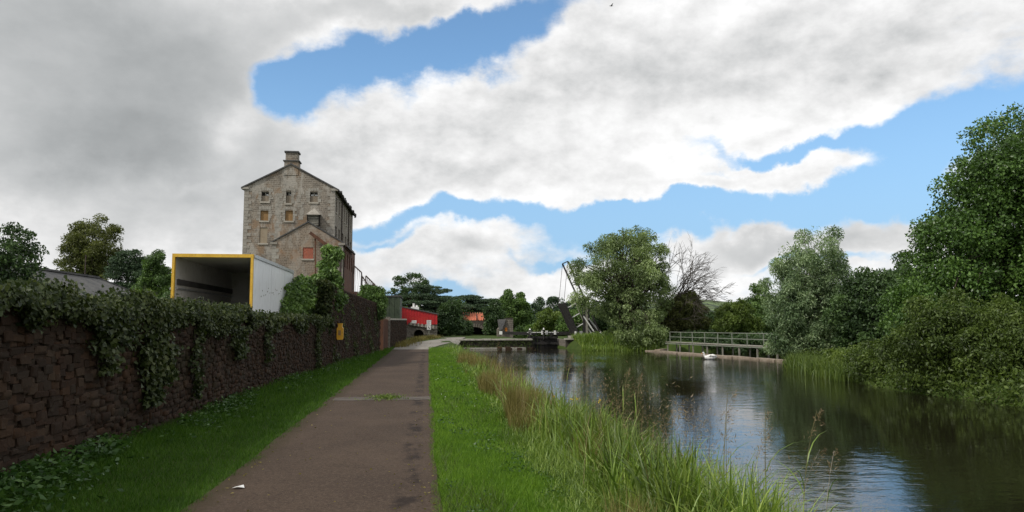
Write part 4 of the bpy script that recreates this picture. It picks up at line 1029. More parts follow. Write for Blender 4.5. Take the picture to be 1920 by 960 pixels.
# wooden lift bridge, deck raised
LY = 75.2
def zl(px, py, y=LY): return at(px, py, y)
lb = root('lift_bridge', 'black timber lift bridge with raised deck and pale back struts', 'bridge', zl(1092, 645))
tip, hinge = zl(1057, 568), zl(1090, 642)
for dy in (-.1, 2.9): 
    MB().beam((tip.x, LY + dy, tip.z), (hinge.x, LY + dy, hinge.z), .22, .52, (0, 1, 0)).build('deck_beam', M['timber_dark'], lb)
for k in range(12):
    t = (k + .5) / 12; P = Vector(tip).lerp(hinge, t)
    MB().beam((P.x, LY - .05, P.z), (P.x, LY + 2.85, P.z), .09, (hinge - tip).length / 12 * .985, (hinge - tip)).build('deck_plank', M['timber_dark'], lb)
rl0 = zl(1066, 566), zl(1092, 628)
nrm = Vector((-(hinge - tip).z, 0, (hinge - tip).x)).normalized()
if nrm.x < 0: nrm = -nrm
for k in range(4):
    P = Vector(tip).lerp(hinge, .14 + .25 * k); Q = P + nrm * 1.0
    MB().beam((P.x, LY - .05, P.z), (Q.x, LY - .05, Q.z + .1), .07, .08).build('rail_post', M['white'], lb)
Pa, Pb = Vector(tip).lerp(hinge, .12) + nrm * 1.0, Vector(tip).lerp(hinge, .95) + nrm * 1.0
MB().beam((Pa.x, LY - .06, Pa.z + .1), (Pb.x, LY - .06, Pb.z), .06, .08).build('hand_rail', M['timber_grey'], lb)
for px, dy, mt in ((1095.5, 0, 'timber_dark'), (1100, .0, 'timber_grey'), (1103, 3.0, 'timber_dark')):
    B0, B1 = zl(px, 650, LY + dy), zl(px, 556, LY + dy)
    MB().beam((B0.x, LY + dy, -.7), (B0.x, LY + dy, B1.z), .26, .26).build('tower_post', M[mt], lb)
top = zl(1096, 560); tb = zl(1064.5, 490)
dirb = (Vector(top) - Vector(tb)).normalized()
for dy in (0, 3.0):
    E_ = Vector(top) + dirb * 3.6
    MB().beam((tb.x, LY + dy, tb.z), (E_.x, LY + dy, E_.z), .14, .17, (0, 1, 0)).build('balance_beam', M['timber_dark'], lb)
    MB().tube([(tb.x, LY + dy, tb.z), (tip.x, LY + dy - .1, tip.z)], .028, 4).build('chain', M['iron'], lb)
for t in (.0, .3, .6): 
    P = Vector(tb).lerp(top, t); MB().beam((P.x, LY, P.z), (P.x, LY + 3, P.z), .08, .08).build('tie_beam', M['timber_dark'], lb)
MB().beam((zl(1096, 556).x, LY - .1, zl(0, 556).z), (zl(1096, 556).x, LY + 3.1, zl(0, 556).z), .3, .3).build('head_beam', M['timber_dark'], lb)
for (x0, y0, x1, y1, dy, mt, wd) in ((1094, 593, 1122, 634, -.1, 'white', .16), (1101, 598, 1127, 632, .3, 'timber_dark', .2), (1104, 598, 1131, 630, .6, 'white', .2), (1100, 612, 1117, 637, .1, 'white', .14), (1110, 606, 1132, 628, 2.8, 'timber_grey', .16)):
    A_, B_ = zl(x0, y0, LY + dy), zl(x1, y1, LY + dy); MB().beam(A_, B_, wd * .7, wd, (0, 1, 0)).build('back_strut', M[mt], lb)
A_, B_ = zl(1080, 606), zl(1096, 610); MB().beam(A_, B_, .06, .06).build('stay', M['timber_grey'], lb)
A_ = zl(1078, 627); MB().tube([(A_.x, LY - .5, QZ), (A_.x, LY - .5, A_.z + .3)], .13, 8).build('white_bollard', M['white'], lb)
MB().box((hinge.x - .8, LY - .3, QZ - .05), (hinge.x + 1.2, LY + 3.2, QZ + .25)).build('hinge_sill', M['coping'], lb)

# footbridge with pale rails over the weir
fb0, fb1 = Vector((20.35, 63.4, 0)), Vector((22.6, 44.2, 0))
fbr = root('footbridge', 'long narrow footbridge with pale steel railings over the weir', 'footbridge', (21.5, 54, -.6))
fd = (fb1 - fb0).normalized(); Lf = (fb1 - fb0).length; DZ = .30
sd = Vector((fd.y, -fd.x, 0)); sd = sd if sd.x < 0 else -sd                     # towards the canal
n = 34
for k in range(n):
    P, Q = fb0 + fd * (Lf * k / n + .015), fb0 + fd * (Lf * (k + 1) / n - .015)
    MB().beam((P.x, P.y, DZ), (Q.x, Q.y, DZ), .95, .05).build('deck_plank', M['timber_grey'], fbr)
for s_ in (.46, -.46):
    P, Q = fb0 + sd * s_, fb1 + sd * s_
    MB().beam((P.x, P.y, DZ - .12), (Q.x, Q.y, DZ - .06), .07, .065).build('edge_beam', M['steel_pale'], fbr)
for s_ in (.46,):
    P, Q = fb0 + fd * .9 + sd * s_, fb1 + sd * s_
    for z in (.84, .45): MB().beam((P.x, P.y, DZ + z), (Q.x, Q.y, DZ + z), .04, .045).build('rail', M['steel_pale'], fbr)
    for k in range(10):
        U = P + fd * ((Lf - .9) * k / 9.0); MB().beam((U.x, U.y, DZ - .02), (U.x, U.y, DZ + .84), .05, .05).build('rail_post', M['steel_pale'], fbr)
for k in range(9):
    U = fb0 + fd * (.3 + (Lf - .6) * k / 8.0)
    for s_ in (.4, -.4):
        Wp = U + sd * s_; MB().beam((Wp.x, Wp.y, -1.0), (Wp.x, Wp.y, DZ - .12), .09, .09).build('pile', M['timber_grey'], fbr)
weir = root('weir_sill', 'low brown stone weir sill at the waterline under the footbridge', 'weir', (20.5, 54, -.6))
k = 0; s = -1.5
while s < Lf + 1.0:
    wd = random.uniform(.9, 1.7); P, Q = fb0 + fd * (s + .02) + sd * 1.25, fb0 + fd * (s + wd) + sd * 1.25
    MB().beam((P.x + random.uniform(-.06, .06), P.y, WATER_Z + .0), (Q.x + random.uniform(-.06, .06), Q.y, WATER_Z + .0), random.uniform(.7, .95), .16 + random.uniform(0, .08)).build('sill_stone', M['mud'], weir)
    s += wd
for (px, py, ln, dx_) in ((1236, 654, 2.0, .9), (1246, 643, .8, .5)):
    pass
stick = gnd(1235, 655, WATER_Z)
MB().tube([(stick.x, stick.y, -.8), (stick.x + .25, stick.y, .3), (stick.x + .55, stick.y, 1.0), (stick.x + .85, stick.y, 1.55)], [.05, .045, .035, .02], 5).tube([(stick.x + .3, stick.y, .4), (stick.x + .75, stick.y, .85)], [.03, .015], 5).build('dead_stick', M['bark_pale'])
tag(bpy.data.objects['dead_stick'], 'bare pale stick leaning out of the water left of the footbridge', 'stick')
pl0 = gnd(1232, 655, -.3); 
MB().beam((pl0.x, pl0.y, WATER_Z + .08), (fb0.x - .3, fb0.y + .6, WATER_Z + .12), .5, .2).build('stranded_log', M['mud'])
tag(bpy.data.objects['stranded_log'], 'brown log lying at the waterline left of the weir', 'log')

# swan
sw = gnd(1331, 674, WATER_Z)
swan = root('swan', 'white swan swimming in front of the footbridge', 'swan', (sw.x, sw.y, WATER_Z))
e = RGT                                                                          # swims to the left across the view
def sp(u, z, dv=0.0): return Vector((sw.x, sw.y, 0)) + e * u + Vector((0, 0, WATER_Z + z)) + Vector((-e.y, e.x, 0)) * dv
bd = MB().tube([sp(.56, .22), sp(.46, .20), sp(.32, .16), sp(.1, .13), sp(-.14, .13), sp(-.30, .17), sp(-.38, .25), sp(-.42, .33), sp(-.42, .41), sp(-.42, .47), sp(-.45, .51), sp(-.51, .50), sp(-.555, .475)],
               [.012, .07, .16, .225, .215, .15, .075, .055, .047, .045, .056, .05, .026], 12).build('body', M['swan'], swan, smooth=True)
MB().tube([sp(-.54, .48), sp(-.60, .455), sp(-.645, .435)], [.027, .02, .008], 7).build('beak', M['orange_beak'], swan)
MB().tube([sp(-.525, .495), sp(-.553, .492)], [.02, .03], 7).build('face_mask', M['black'], swan)
for s_ in (-1, 1):
    MB().tube([sp(-.2, .2, .12 * s_), sp(0, .29, .15 * s_), sp(.25, .30, .12 * s_), sp(.52, .27, .05 * s_)], [.03, .11, .10, .015], 8, sx=.6).build('wing', M['swan'], swan, smooth=True)
swan.scale = (.86, .86, .86)
# a bird high over the canal
bp = at(1146, 11, 90); bird = root('bird', 'tiny dark bird flying high in the sky', 'bird', bp)
MB().tube([bp + Vector((-.22, 0, 0)), bp, bp + Vector((.25, 0, .02))], [.02, .07, .02], 6).build('body', M['black'], bird)
for s_ in (-1, 1): MB().add([bp + Vector((-.05, 0, .03)), bp + Vector((.1, 0, .03)), bp + Vector((.12, .55 * s_, .12)), bp + Vector((.04, .3 * s_, .16))], [(0, 1, 2, 3)]).build('wing', M['black'], bird)

# repair strip across the path, and litter
rp = MB()
xs_ = np.linspace(-2.0, .1, 16); v0 = [(x, 17.05 + .05 * math.sin(x * 5) + random.uniform(-.05, .05)) for x in xs_]; v1 = [(x, 17.75 + .05 * math.sin(x * 4 + 1) + random.uniform(-.06, .06)) for x in xs_]
for k in range(15): rp.add([(*v0[k], .026), (*v0[k + 1], .026), (*v1[k + 1], .026), (*v1[k], .026)], [(0, 1, 2, 3)])
rp.build('path_repair_strip', M['patch'], kind='structure', fix=False)
cr = MB()
for x0, x1, y in ((-1.9, -1.2, 17.5), (-.62, -.12, 17.3), (-1.35, -1.15, 17.2)):
    for t in range(7):
        xa, xb = x0 + (x1 - x0) * t / 7, x0 + (x1 - x0) * (t + 1) / 7
        ya, yb = y + .06 * math.sin(t * 2.1), y + .06 * math.sin((t + 1) * 2.1); th_ = .02 + .03 * random.random()
        cr.quad((xa, ya, .029), (xb, yb, .029), (xb, yb + th_, .029), (xa, ya + th_, .029))
cr.build('path_cracks', M['timber_dark'], kind='structure', fix=False)
lp = gnd(446, 917, .02); 
MB().add([(lp.x - .06, lp.y, .03), (lp.x, lp.y - .02, .045), (lp.x + .06, lp.y + .01, .03), (lp.x + .04, lp.y + .06, .05), (lp.x - .04, lp.y + .05, .032)], [(0, 1, 4), (1, 2, 3), (1, 3, 4)]).build('paper_scrap', M['litter'])
tag(bpy.data.objects['paper_scrap'], 'crumpled white paper scrap lying on the path', 'litter')

# ------------------------------------------------------------------ vegetation
RNG = np.random.default_rng(21)
random.seed(21)
def unit(v): return v / np.maximum(np.linalg.norm(v, axis=-1, keepdims=True), 1e-9)
def leaf_mesh(name, P, A, size, aspect, mat, rnd=None, fold=0.18, tri=False):
    """small leaves, folded diamonds or (far off) single pointed faces: P positions, A axis along the leaf"""
    n = len(P); A = unit(A); B = unit(np.cross(A, RNG.normal(size=(n, 3)))); N = np.cross(A, B)
    s = size[:, None]; w_ = s * aspect; k = 3 if tri else 4
    V = np.empty((n, k, 3), np.float32)
    if tri:
        w_ = w_ * 1.25
        V[:, 0] = P - A * s * .45 + B * w_ * .5; V[:, 1] = P - A * s * .45 - B * w_ * .5; V[:, 2] = P + A * s * .6
    else:
        V[:, 0] = P - A * s * .5; V[:, 1] = P + B * w_ * .5 + N * s * fold * .5 - A * s * .05; V[:, 2] = P + A * s * .5; V[:, 3] = P - B * w_ * .5 + N * s * fold * .5 - A * s * .05
    F = np.arange(n * k, dtype=np.int32).reshape(n, k)
    r = RNG.random(n) if rnd is None else rnd
    return raw_mesh(name, V.reshape(-1, 3), F, mat, np.repeat(r, k))
def limb(mb, p, q, r0, r1, sag=.12, seg=4, n=5):
    p, q = Vector(p), Vector(q); L_ = (q - p).length; o = Vector((random.uniform(-1, 1), random.uniform(-1, 1), random.uniform(.2, 1))) * L_ * sag
    pts = [p.lerp(q, k / seg) + o * math.sin(math.pi * k / seg) for k in range(seg + 1)]
    mb.tube(pts, [r0 + (r1 - r0) * k / seg for k in range(seg + 1)], n, cap=False); return pts
def tree(name, label, base, env, nclump, nleaf, leaf, lm, bark='bark', tr=.2, trunk_top=None, rc=.8, flatz=.75, aspect=.45, droop=.2, shell=.45, group=None, limbs=14, cat='tree', stems=1, fill=.34):
    """env: ellipsoids (cx, cy, cz, rx, ry, rz) round the base; leaves sit in clumps that fill them"""
    base = Vector(base); tri = base.y > 30; nleaf = int(nleaf * (2.0 if tri else 1.25)); leaf = leaf * (.86 if tri else .95)
    rt = root(name, label, cat, base, group); b0 = np.array(base)
    env = np.array(env, float); vol = env[:, 3] * env[:, 4] * env[:, 5]; pick = RNG.choice(len(env), nclump, p=vol ** .8 / (vol ** .8).sum())
    E = env[pick]; d = unit(RNG.normal(size=(nclump, 3))); rad = (shell + (1 - shell) * RNG.random(nclump)) ** .55
    rad = rad * (1 + .13 * np.sin(d[:, 0] * 5 + d[:, 2] * 7) + RNG.normal(scale=.05, size=nclump)); rad = np.minimum(rad, 1.0)
    C = b0 + E[:, :3] + d * rad[:, None] * E[:, 3:]
    C[:, 2] = np.maximum(C[:, 2], b0[2] + .1)
    rcl = rc * RNG.uniform(.55, 1.25, nclump)
    per = rcl ** 2; k = RNG.choice(nclump, nleaf, p=per / per.sum())
    dd = unit(RNG.normal(size=(nleaf, 3))); rr = RNG.random(nleaf) ** .45
    P = C[k] + dd * (rr * rcl[k])[:, None] * np.array([1, 1, flatz])
    loose = RNG.random(nleaf) < fill                                               # leaves between the clumps
    E2 = env[RNG.choice(len(env), nleaf, p=vol ** .8 / (vol ** .8).sum())]; d2 = unit(RNG.normal(size=(nleaf, 3))); r2 = RNG.random(nleaf) ** .4 * (.92 + .1 * np.sin(d2[:, 0] * 9 + d2[:, 2] * 11))
    P = np.where(loose[:, None], b0 + E2[:, :3] + d2 * r2[:, None] * E2[:, 3:], P)
    P[:, 2] -= droop * rcl[k] * rr ** 2 * .6
    keep = P[:, 2] > b0[2] - .3
    A = dd * .8 + RNG.normal(size=(nleaf, 3)) * .55 + np.array([0, 0, -droop * 1.6])
    tone = RNG.normal(scale=.2, size=nclump)
    rn = np.clip(RNG.random(nleaf) * .75 + .12 + tone[k], 0, 1)
    sz = leaf * RNG.uniform(.65, 1.35, nleaf)
    # trunk and limbs first, so the crown hangs from wood
    mb = MB(); tt = Vector(trunk_top) if trunk_top is not None else Vector((0, 0, float(env[:, 2].mean())))
    for s_ in range(stems):
        off = Vector((random.uniform(-.3, .3), random.uniform(-.3, .3), 0)) * (stems > 1) * 2.0
        pts = [base + off * .3 + Vector((0, 0, -.25)), base + off * .4 + tt * .3 + Vector((random.uniform(-.1, .1), 0, 0)), base + off * .8 + tt * .65, base + off + tt]
        mb.tube(pts, [tr * 1.25, tr, tr * .8, tr * .45], 8)
        for c in C[RNG.permutation(nclump)[:limbs]]:
            s0 = pts[1].lerp(pts[3], random.uniform(.1, 1)); limb(mb, s0, c, tr * .38, tr * .06)
    mb.build('trunk', M[bark], rt, smooth=True)
    link('crown', leaf_mesh('crown', P[keep], A[keep], sz[keep], aspect, L[lm], rn[keep], tri=tri), rt, kind='stuff')
    return rt
def gz(x, y): return float(ground_z(x, y))
def tbase(px, Y, z=None):
    P = at(px, 620, Y); return Vector((P.x, Y, gz(P.x, Y) if z is None else z))
def m_(pxs, Y): return pxs * Y / FPX

# willow by the lift bridge
B = tbase(1175, 68.0, -.25)
tree('willow_tree', 'big rounded willow beside the lift bridge with airy crown', B,
     [(-.3, 0, 6.8, 4.5, 3.4, 3.3), (.6, 0, 8.8, 3.2, 2.8, 2.2), (-2.4, .3, 5.0, 2.6, 2.4, 2.2), (2.0, -.2, 4.8, 2.4, 2.3, 2.6), (-.5, -.6, 3.2, 2.2, 2.0, 2.0), (.9, -.9, 1.9, 2.4, 1.8, 1.9), (1.4, -1.4, .7, 2.2, .9, 1.0), (.3, -1.4, .7, 1.6, .9, 1.0)],
     250, 33000, .22, 'willow', 'bark', .30, (0, 0, 5.5), .72, .85, .33, .35, .45, None, 40, stems=3, fill=.2)
# bare dead tree leaning right out of the willow
dt = root('dead_tree', 'bare leafless tree leaning right behind the willow', 'tree', tbase(1232, 69, -.2))
mb = MB(); rr_d = random.Random(12)
def grow(p, d, ln, r, lev):
    pts = [p]; q = p; dd = d.copy()
    for k in range(4):
        dd = (dd + Vector((rr_d.uniform(-.16, .16), rr_d.uniform(-.16, .16), rr_d.uniform(-.10, .10) - (.05 if lev > 2 else -.02)))).normalized(); q = q + dd * (ln / 4); pts.append(q)
    mb.tube(pts, [r * (1 - .14 * k) for k in range(5)], 5 if lev < 2 else 4, cap=False)
    if lev < 5:
        for k in range(3 if lev < 4 else 2):
            s_ = pts[rr_d.choice((2, 3, 4))]; sp_d = .62
            nd = (dd + Vector((rr_d.uniform(-sp_d, sp_d) + .10, rr_d.uniform(-sp_d, sp_d) * .8, rr_d.uniform(-sp_d, sp_d) + .05))).normalized()
            grow(s_, nd, ln * rr_d.uniform(.62, .82), max(r * .55, .014), lev + 1)
b0 = dt.location.copy()
for ang, ln, r in ((12, 3.6, .17), (30, 3.6, .16), (46, 3.4, .14), (22, 3.0, .12)):
    grow(b0 + Vector((.2, 0, 2.0 if ang != 12 else -.2)), Vector((math.sin(R(ang)), .05, math.cos(R(ang)))), ln, r, 0)
mb.tube([b0 + Vector((0, 0, -.2)), b0 + Vector((.1, 0, 1.2)), b0 + Vector((.2, 0, 2.3))], [.26, .22, .18], 8)
mb.build('branches', M['dead'], dt)

# right bank
tree('silver_willow_tree', 'silvery green willow tree standing right of the footbridge', tbase(1515, 42.5, -.2),
     [(.9, 0, 5.4, 1.35, 1.4, 2.4), (-.5, 0, 5.0, 1.3, 1.5, 2.0), (1.5, 0, 4.0, 1.5, 1.6, 1.8), (-1.3, 0, 3.1, 1.5, 1.6, 1.9), (.2, -.2, 2.4, 2.5, 1.9, 2.1), (-.9, -.5, 1.0, 1.9, 1.6, 1.2)],
     210, 36000, .165, 'silver', 'bark_pale', .16, (0.3, 0, 4.6), .5, .95, .34, .3, .4, None, 30, stems=2, fill=.22)
tree('alder_tree', 'dark leafy alder tree between silver willow and tallest right tree', tbase(1655, 39),
     [(0, 0, 3.1, 2.5, 2.2, 1.7), (-1.4, 0, 2.1, 1.8, 1.6, 1.6), (1.6, 0, 3.3, 1.8, 1.6, 1.7), (0, -.4, 1.2, 2.8, 1.8, 1.2)], 120, 30000, .17, 'dark', 'bark', .14, (0, 0, 2.8), .6, .8, .55, .2)
tree('sycamore_tree', 'tallest dark green tree filling the right edge above the water', tbase(1860, 26.5),
     [(.5, 0, 6.7, 1.5, 1.8, 1.5), (1.8, .3, 8.2, 1.9, 2.2, 2.0), (-.5, 0, 5.9, 1.35, 1.8, 1.5), (-.3, 0, 6.9, 1.0, 1.3, 1.1), (-1.0, 0, 5.0, 1.45, 1.8, 1.5), (1.4, 0, 5.6, 2.3, 2.2, 2.0), (-1.4, 0, 4.2, 1.5, 1.8, 1.6), (-1.8, 0, 2.7, 1.7, 1.8, 1.7), (.8, -.2, 3.4, 2.8, 2.2, 2.1), (3.4, .5, 7.8, 2.0, 2.2, 2.8), (3.4, 0, 3.4, 2.2, 2.2, 2.6), (-1.9, 0, 1.3, 1.8, 1.8, 1.4)],
     400, 92000, .125, 'bigtree', 'bark', .24, (.6, 0, 6.2), .56, .85, .6, .25, .45, None, 34)
for (px, Y, rx, rz, lab, lm, nl) in (
        (1800, 23.4, 2.3, 2.6, 'rounded yellow-green shrub below the tallest tree at the water', 'bank', 34000),
        (1925, 21.5, 2.0, 2.3, 'leafy green shrub at the right edge of the water', 'bank', 30000),
        (1700, 27.5, 2.0, 1.35, 'low spreading shrub leaning over the water, middle of right bank', 'bank', 22000),
        (1625, 32.0, 1.9, 1.0, 'lowest bright green shrub next to the silver willow foot', 'fresh', 18000),
        (1765, 28.5, 2.3, 4.6, 'tall dark shrub in front of the tallest tree trunk', 'bigtree', 32000)):
    b_ = tbase(px, Y, -.25)
    tree('bank_shrub', lab, b_, [(0, 0, rz * .55, rx, rx * .8, rz * .62), (-rx * .5, -.3, rz * .35, rx * .7, rx * .6, rz * .5), (rx * .5, -.2, rz * .45, rx * .7, rx * .6, rz * .6), (-rx * .3, -.9, .25, rx * .9, .6, .45)],
         90, nl, .115, lm, 'bark', .05, (0, 0, rz * .5), .42, .8, .42, .4, .4, 'shrubs along the right bank', 10, 'shrub', 3)
tree('bank_tree', 'dark tree at the very right edge behind the shrubs', tbase(2080, 24), [(0, 0, 5, 2.6, 2.4, 3), (0, 0, 2.4, 2.8, 2.4, 2.4)], 120, 26000, .16, 'bigtree', 'bark', .2, (0, 0, 4.6), .7)
# between willow and silver willow
tree('brown_bush', 'dark brownish bush at the foot of the dead tree', tbase(1275, 69.5), [(0, 0, 2.4, 2.4, 2.0, 2.2), (.6, 0, 3.0, 1.4, 1.5, 1.7), (-1.2, 0, 1.5, 1.8, 1.5, 1.5)], 90, 17000, .2, 'airy', 'bark', .08, (0, 0, 2), .6, .8, .45, .4, .4, None, 14, 'bush', 3)
tree('bright_bush', 'rounded bright green bush behind the footbridge rails', tbase(1378, 68), [(0, 0, 2.0, 1.75, 1.7, 1.7), (.4, 0, 2.5, 1.1, 1.2, .9), (-1.0, -.3, 1.1, 1.2, 1.2, 1.1), (1.0, -.2, 1.2, 1.3, 1.2, 1.2)], 80, 18000, .17, 'fresh', 'bark', .08, (0, 0, 1.8), .5, .85, .5, .2, .4, None, 8, 'bush', 3)
tree('thicket_bush', 'dark thicket bush right behind the bright green bush', tbase(1425, 72), [(0, 0, 2.0, 2.2, 1.8, 2.1), (.2, 0, 3.6, 1.1, 1.1, 1.4), (2, 0, 1.6, 2, 1.8, 1.7)], 80, 15000, .2, 'mid', 'bark', .08, (0, 0, 1.8), .6, .85, .5, .2, .4, None, 8, 'bush', 3)
tree('thicket_bush', 'dark thicket bush between the brown bush and the bright bush', tbase(1322, 74), [(0, 0, 1.2, 2.0, 1.8, 1.2), (1.2, 0, 1.0, 1.8, 1.5, 1.0), (-1.8, 0, 1.4, 1.8, 1.5, 1.4)], 70, 14000, .2, 'dark', 'bark', .08, (0, 0, 1.5), .6, .85, .5, .2, .4, None, 8, 'bush', 3)
for px, Y, r_, h_, lab in ((1300, 66.5, 2.2, 1.7, 'low dark bush behind the left end of the footbridge'), (1362, 63.0, 2.0, 1.25, 'low dark bush behind the middle of the footbridge'), (1425, 58.0, 2.2, 1.6, 'low dark bush behind the right end of the footbridge')):
    tree('weir_bush', lab, tbase(px, Y, -.4), [(0, 0, h_ * .5, r_, r_ * .7, h_ * .55), (r_ * .6, 0, h_ * .4, r_ * .7, r_ * .6, h_ * .5), (-r_ * .6, 0, h_ * .4, r_ * .7, r_ * .6, h_ * .5)], 60, 7000, .17, 'dark', 'bark', .05, (0, 0, h_ * .5), .4, .8, .5, .2, .4, 'bushes behind the footbridge', 6, 'bush', 2)
tree('lockside_bush', 'grassy low bush under the back struts of the lift bridge', tbase(1125, 74, .1), [(0, 0, .4, 1.2, .8, .6), (1.2, 0, .5, 1.0, .8, .8)], 40, 7000, .16, 'fresh', 'bark', .04, (0, 0, .4), .35, .9, .3, .1, .4, None, 4, 'bush', 2)

# trees behind the lock, left to right
tree('oak_tree', 'open branched oak showing sky through its crown above the red fascia', tbase(768, 135), [(0, 0, 7.6, 3.2, 3, 2.9), (-2.3, 0, 6.0, 2.0, 2, 2.0), (2.4, 0, 6.4, 2.2, 2, 2.2)], 90, 5200, .34, 'dark', 'bark', .3, (0, 0, 6.8), .75, .7, .5, .1, .5, 'trees behind the lock', 46, fill=.12)
for (px, Y, tiers, lab) in ((806, 121, [(-.6, 7.3, 2.4), (.9, 6.7, 2.6), (-1.6, 6.0, 3.4), (1.6, 5.6, 3.8), (-.4, 4.9, 5.0), (2.4, 4.3, 4.6), (-1.5, 3.6, 5.0), (1.5, 3.0, 5.2)], 'flat topped cedar with layered branches above the red fascia'),
                            (893, 128, [(-1.4, 5.9, 2.4), (.8, 5.4, 2.8), (-1.6, 4.6, 3.6), (1.6, 4.2, 3.6), (-.5, 3.2, 4.2)], 'smaller layered cedar right above the red tiled roof')):
    tree('cedar_tree', lab, tbase(px, Y), [(x, 0, z, r_, r_ * .8, .34) for x, z, r_ in tiers], 170, 20000, .26, 'cedar', 'bark', .3, (0, 0, 5.4), .8, .3, .4, .15, .2, 'trees behind the lock', 26)
for (px, Y, env, lm, n_, lab, nm) in (
        (842, 100, [(0, 0, 1.8, 1.7, 1.5, 2.0), (.2, 0, 3.4, 1.2, 1.2, 1.3), (-.9, 0, 1.2, 1.2, 1.2, 1.3)], 'dark', 9000, 'dark rounded tree directly right of the red fascia', 'round_tree'),
        (870, 104, [(0, 0, .9, .9, 1.0, 1.1), (-.6, 0, 1.4, .8, .9, 1.0)], 'dark', 5000, 'small dark tree covering the left foot of the stone bridge', 'round_tree'),
        (923, 104, [(0, 0, 1.9, 1.1, 1.2, 2.1), (.3, 0, 3.2, 1.0, 1.0, 1.3)], 'dark', 8000, 'narrow dark tree between the stone bridge and the hut', 'round_tree'),
        (957, 118, [(0, 0, 4.0, 3.0, 2.6, 3.2), (-1.3, 0, 3.4, 2.4, 2.2, 2.6), (1.9, 0, 3.0, 2.2, 2.2, 2.4)], 'mid', 17000, 'broad green tree rising behind the stone hut', 'broad_tree'),
        (1010, 150, [(0, 0, 3.5, 3, 2.6, 3.2), (3.5, 0, 3.9, 2.8, 2.6, 3.2), (6.6, 0, 3.4, 2.8, 2.6, 3.0)], 'cedar', 14000, 'dark far tree left of the raised bridge deck tip', 'dark_tree'),
        (985, 100, [(0, 0, 1.2, 2.0, 1.6, 1.5), (1.4, 0, 1.6, 1.5, 1.5, 1.4)], 'mid', 9000, 'light green bush right of the stone hut', 'canal_bush'),
        (1030, 98, [(0, 0, 1.5, 1.7, 1.6, 1.8), (1.4, 0, 1.2, 1.6, 1.5, 1.5)], 'fresh', 9000, 'bright green bush behind the lock gates', 'canal_bush'),
        (1068, 96, [(0, 0, 1.3, 1.5, 1.4, 1.6), (1.2, 0, 1.9, 1.4, 1.4, 1.8)], 'mid', 8000, 'green bush behind the raised bridge deck', 'canal_bush'),
        (1120, 104, [(0, 0, 2.5, 3, 2.4, 2.6), (3, 0, 2.2, 3, 2.4, 2.4)], 'dark', 12000, 'dark tree hidden behind the big rounded willow', 'dark_tree'),
        (905, 140, [(0, 0, 3.6, 4, 3, 3), (-5, 0, 3.6, 3.6, 3, 3), (5, 0, 3.2, 3.4, 3, 2.8)], 'mid', 15000, 'wide green tree between the cedars and the broad tree', 'broad_tree')):
    tree(nm, lab, tbase(px, Y), env, 80, n_, .27 if Y < 110 else .32, lm, 'bark', .16, (0, 0, env[0][2]), .7, .8, .55, .15, .4, 'trees behind the lock', 12, 'tree' if 'tree' in nm else 'bush')

# trees beyond the ivy wall
tree('maple_tree', 'dark maple at the left edge with layered spreading branches', Vector((-11.75, 22.6, .35)), [(.0, 0, 3.55, .95, .9, .62), (.3, 0, 2.9, 1.05, .9, .42), (.72, 0, 2.25, .85, .8, .3), (.1, 0, 2.2, 1.2, .9, .55), (-.8, 0, 2.9, 1.2, 1, .9)], 150, 17000, .10, 'dark', 'bark', .1, (0, 0, 3.2), .30, .6, .55, .25, .35, 'trees beyond the ivy wall', 20, fill=.2)
tree('ash_tree', 'tall rounded airy ash tree against the cloud on the left', tbase(163, 140), [(0, 0, 14.8, 5.0, 4.6, 5.0), (-1.5, 0, 11.5, 4.0, 3.8, 4.0), (1.6, 0, 12.0, 3.8, 3.6, 3.6), (-.8, 0, 8.2, 3.0, 3, 3.0)], 170, 17000, .36, 'airy', 'bark', .42, (0.3, 0, 13), 1.15, .7, .5, .15, .35, 'trees beyond the ivy wall', 70, fill=.3)
tree('pine_tree', 'dark flat topped pine right of the tall ash', tbase(236, 120), [(0, 0, 10.6, 2.6, 2.4, 1.6), (-1.2, 0, 9.0, 2.3, 2.2, 1.3), (1.2, 0, 8.6, 2.0, 2, 1.6), (0, 0, 5.2, 2.8, 2.4, 2.8)], 90, 13000, .32, 'cedar', 'bark', .26, (0, 0, 9.4), .95, .5, .4, .1, .35, 'trees beyond the ivy wall', 16)
tree('poplar_tree', 'green pointed tree just left of the yellow framed box', tbase(287, 112), [(0, 0, 9.0, 1.5, 1.5, 2.0), (.6, 0, 7.0, 2.0, 1.8, 1.9), (-1.0, 0, 6.0, 1.6, 1.6, 2.2), (.3, 0, 4.0, 2.6, 2, 2.6)], 90, 13000, .32, 'mid', 'bark_pale', .2, (0, 0, 8), .8, .8, .45, .15, .4, 'trees beyond the ivy wall', 16)
for (px, Y, r_, h_, lm, lab) in ((247, 62, 2.2, 3.6, 'fresh', 'bright green garden bush left of the yellow framed box'), (195, 100, 3.2, 5.6, 'dark', 'dark bush below the tall ash behind the slate roof'),
                                 (315, 80, 2.6, 4.0, 'dark', 'dark bush directly behind the yellow door frame'), (90, 80, 3.4, 3.6, 'mid', 'low green bush hidden behind the slate roof')):
    tree('garden_bush', lab, tbase(px, Y), [(0, 0, h_ * .5, r_, r_ * .8, h_ * .5), (r_ * .5, 0, h_ * .4, r_ * .7, r_ * .7, h_ * .42)], 60, 9000, .24, lm, 'bark', .07, (0, 0, h_ * .5), .7, .8, .5, .15, .4, 'trees beyond the ivy wall', 6, 'bush', 2)
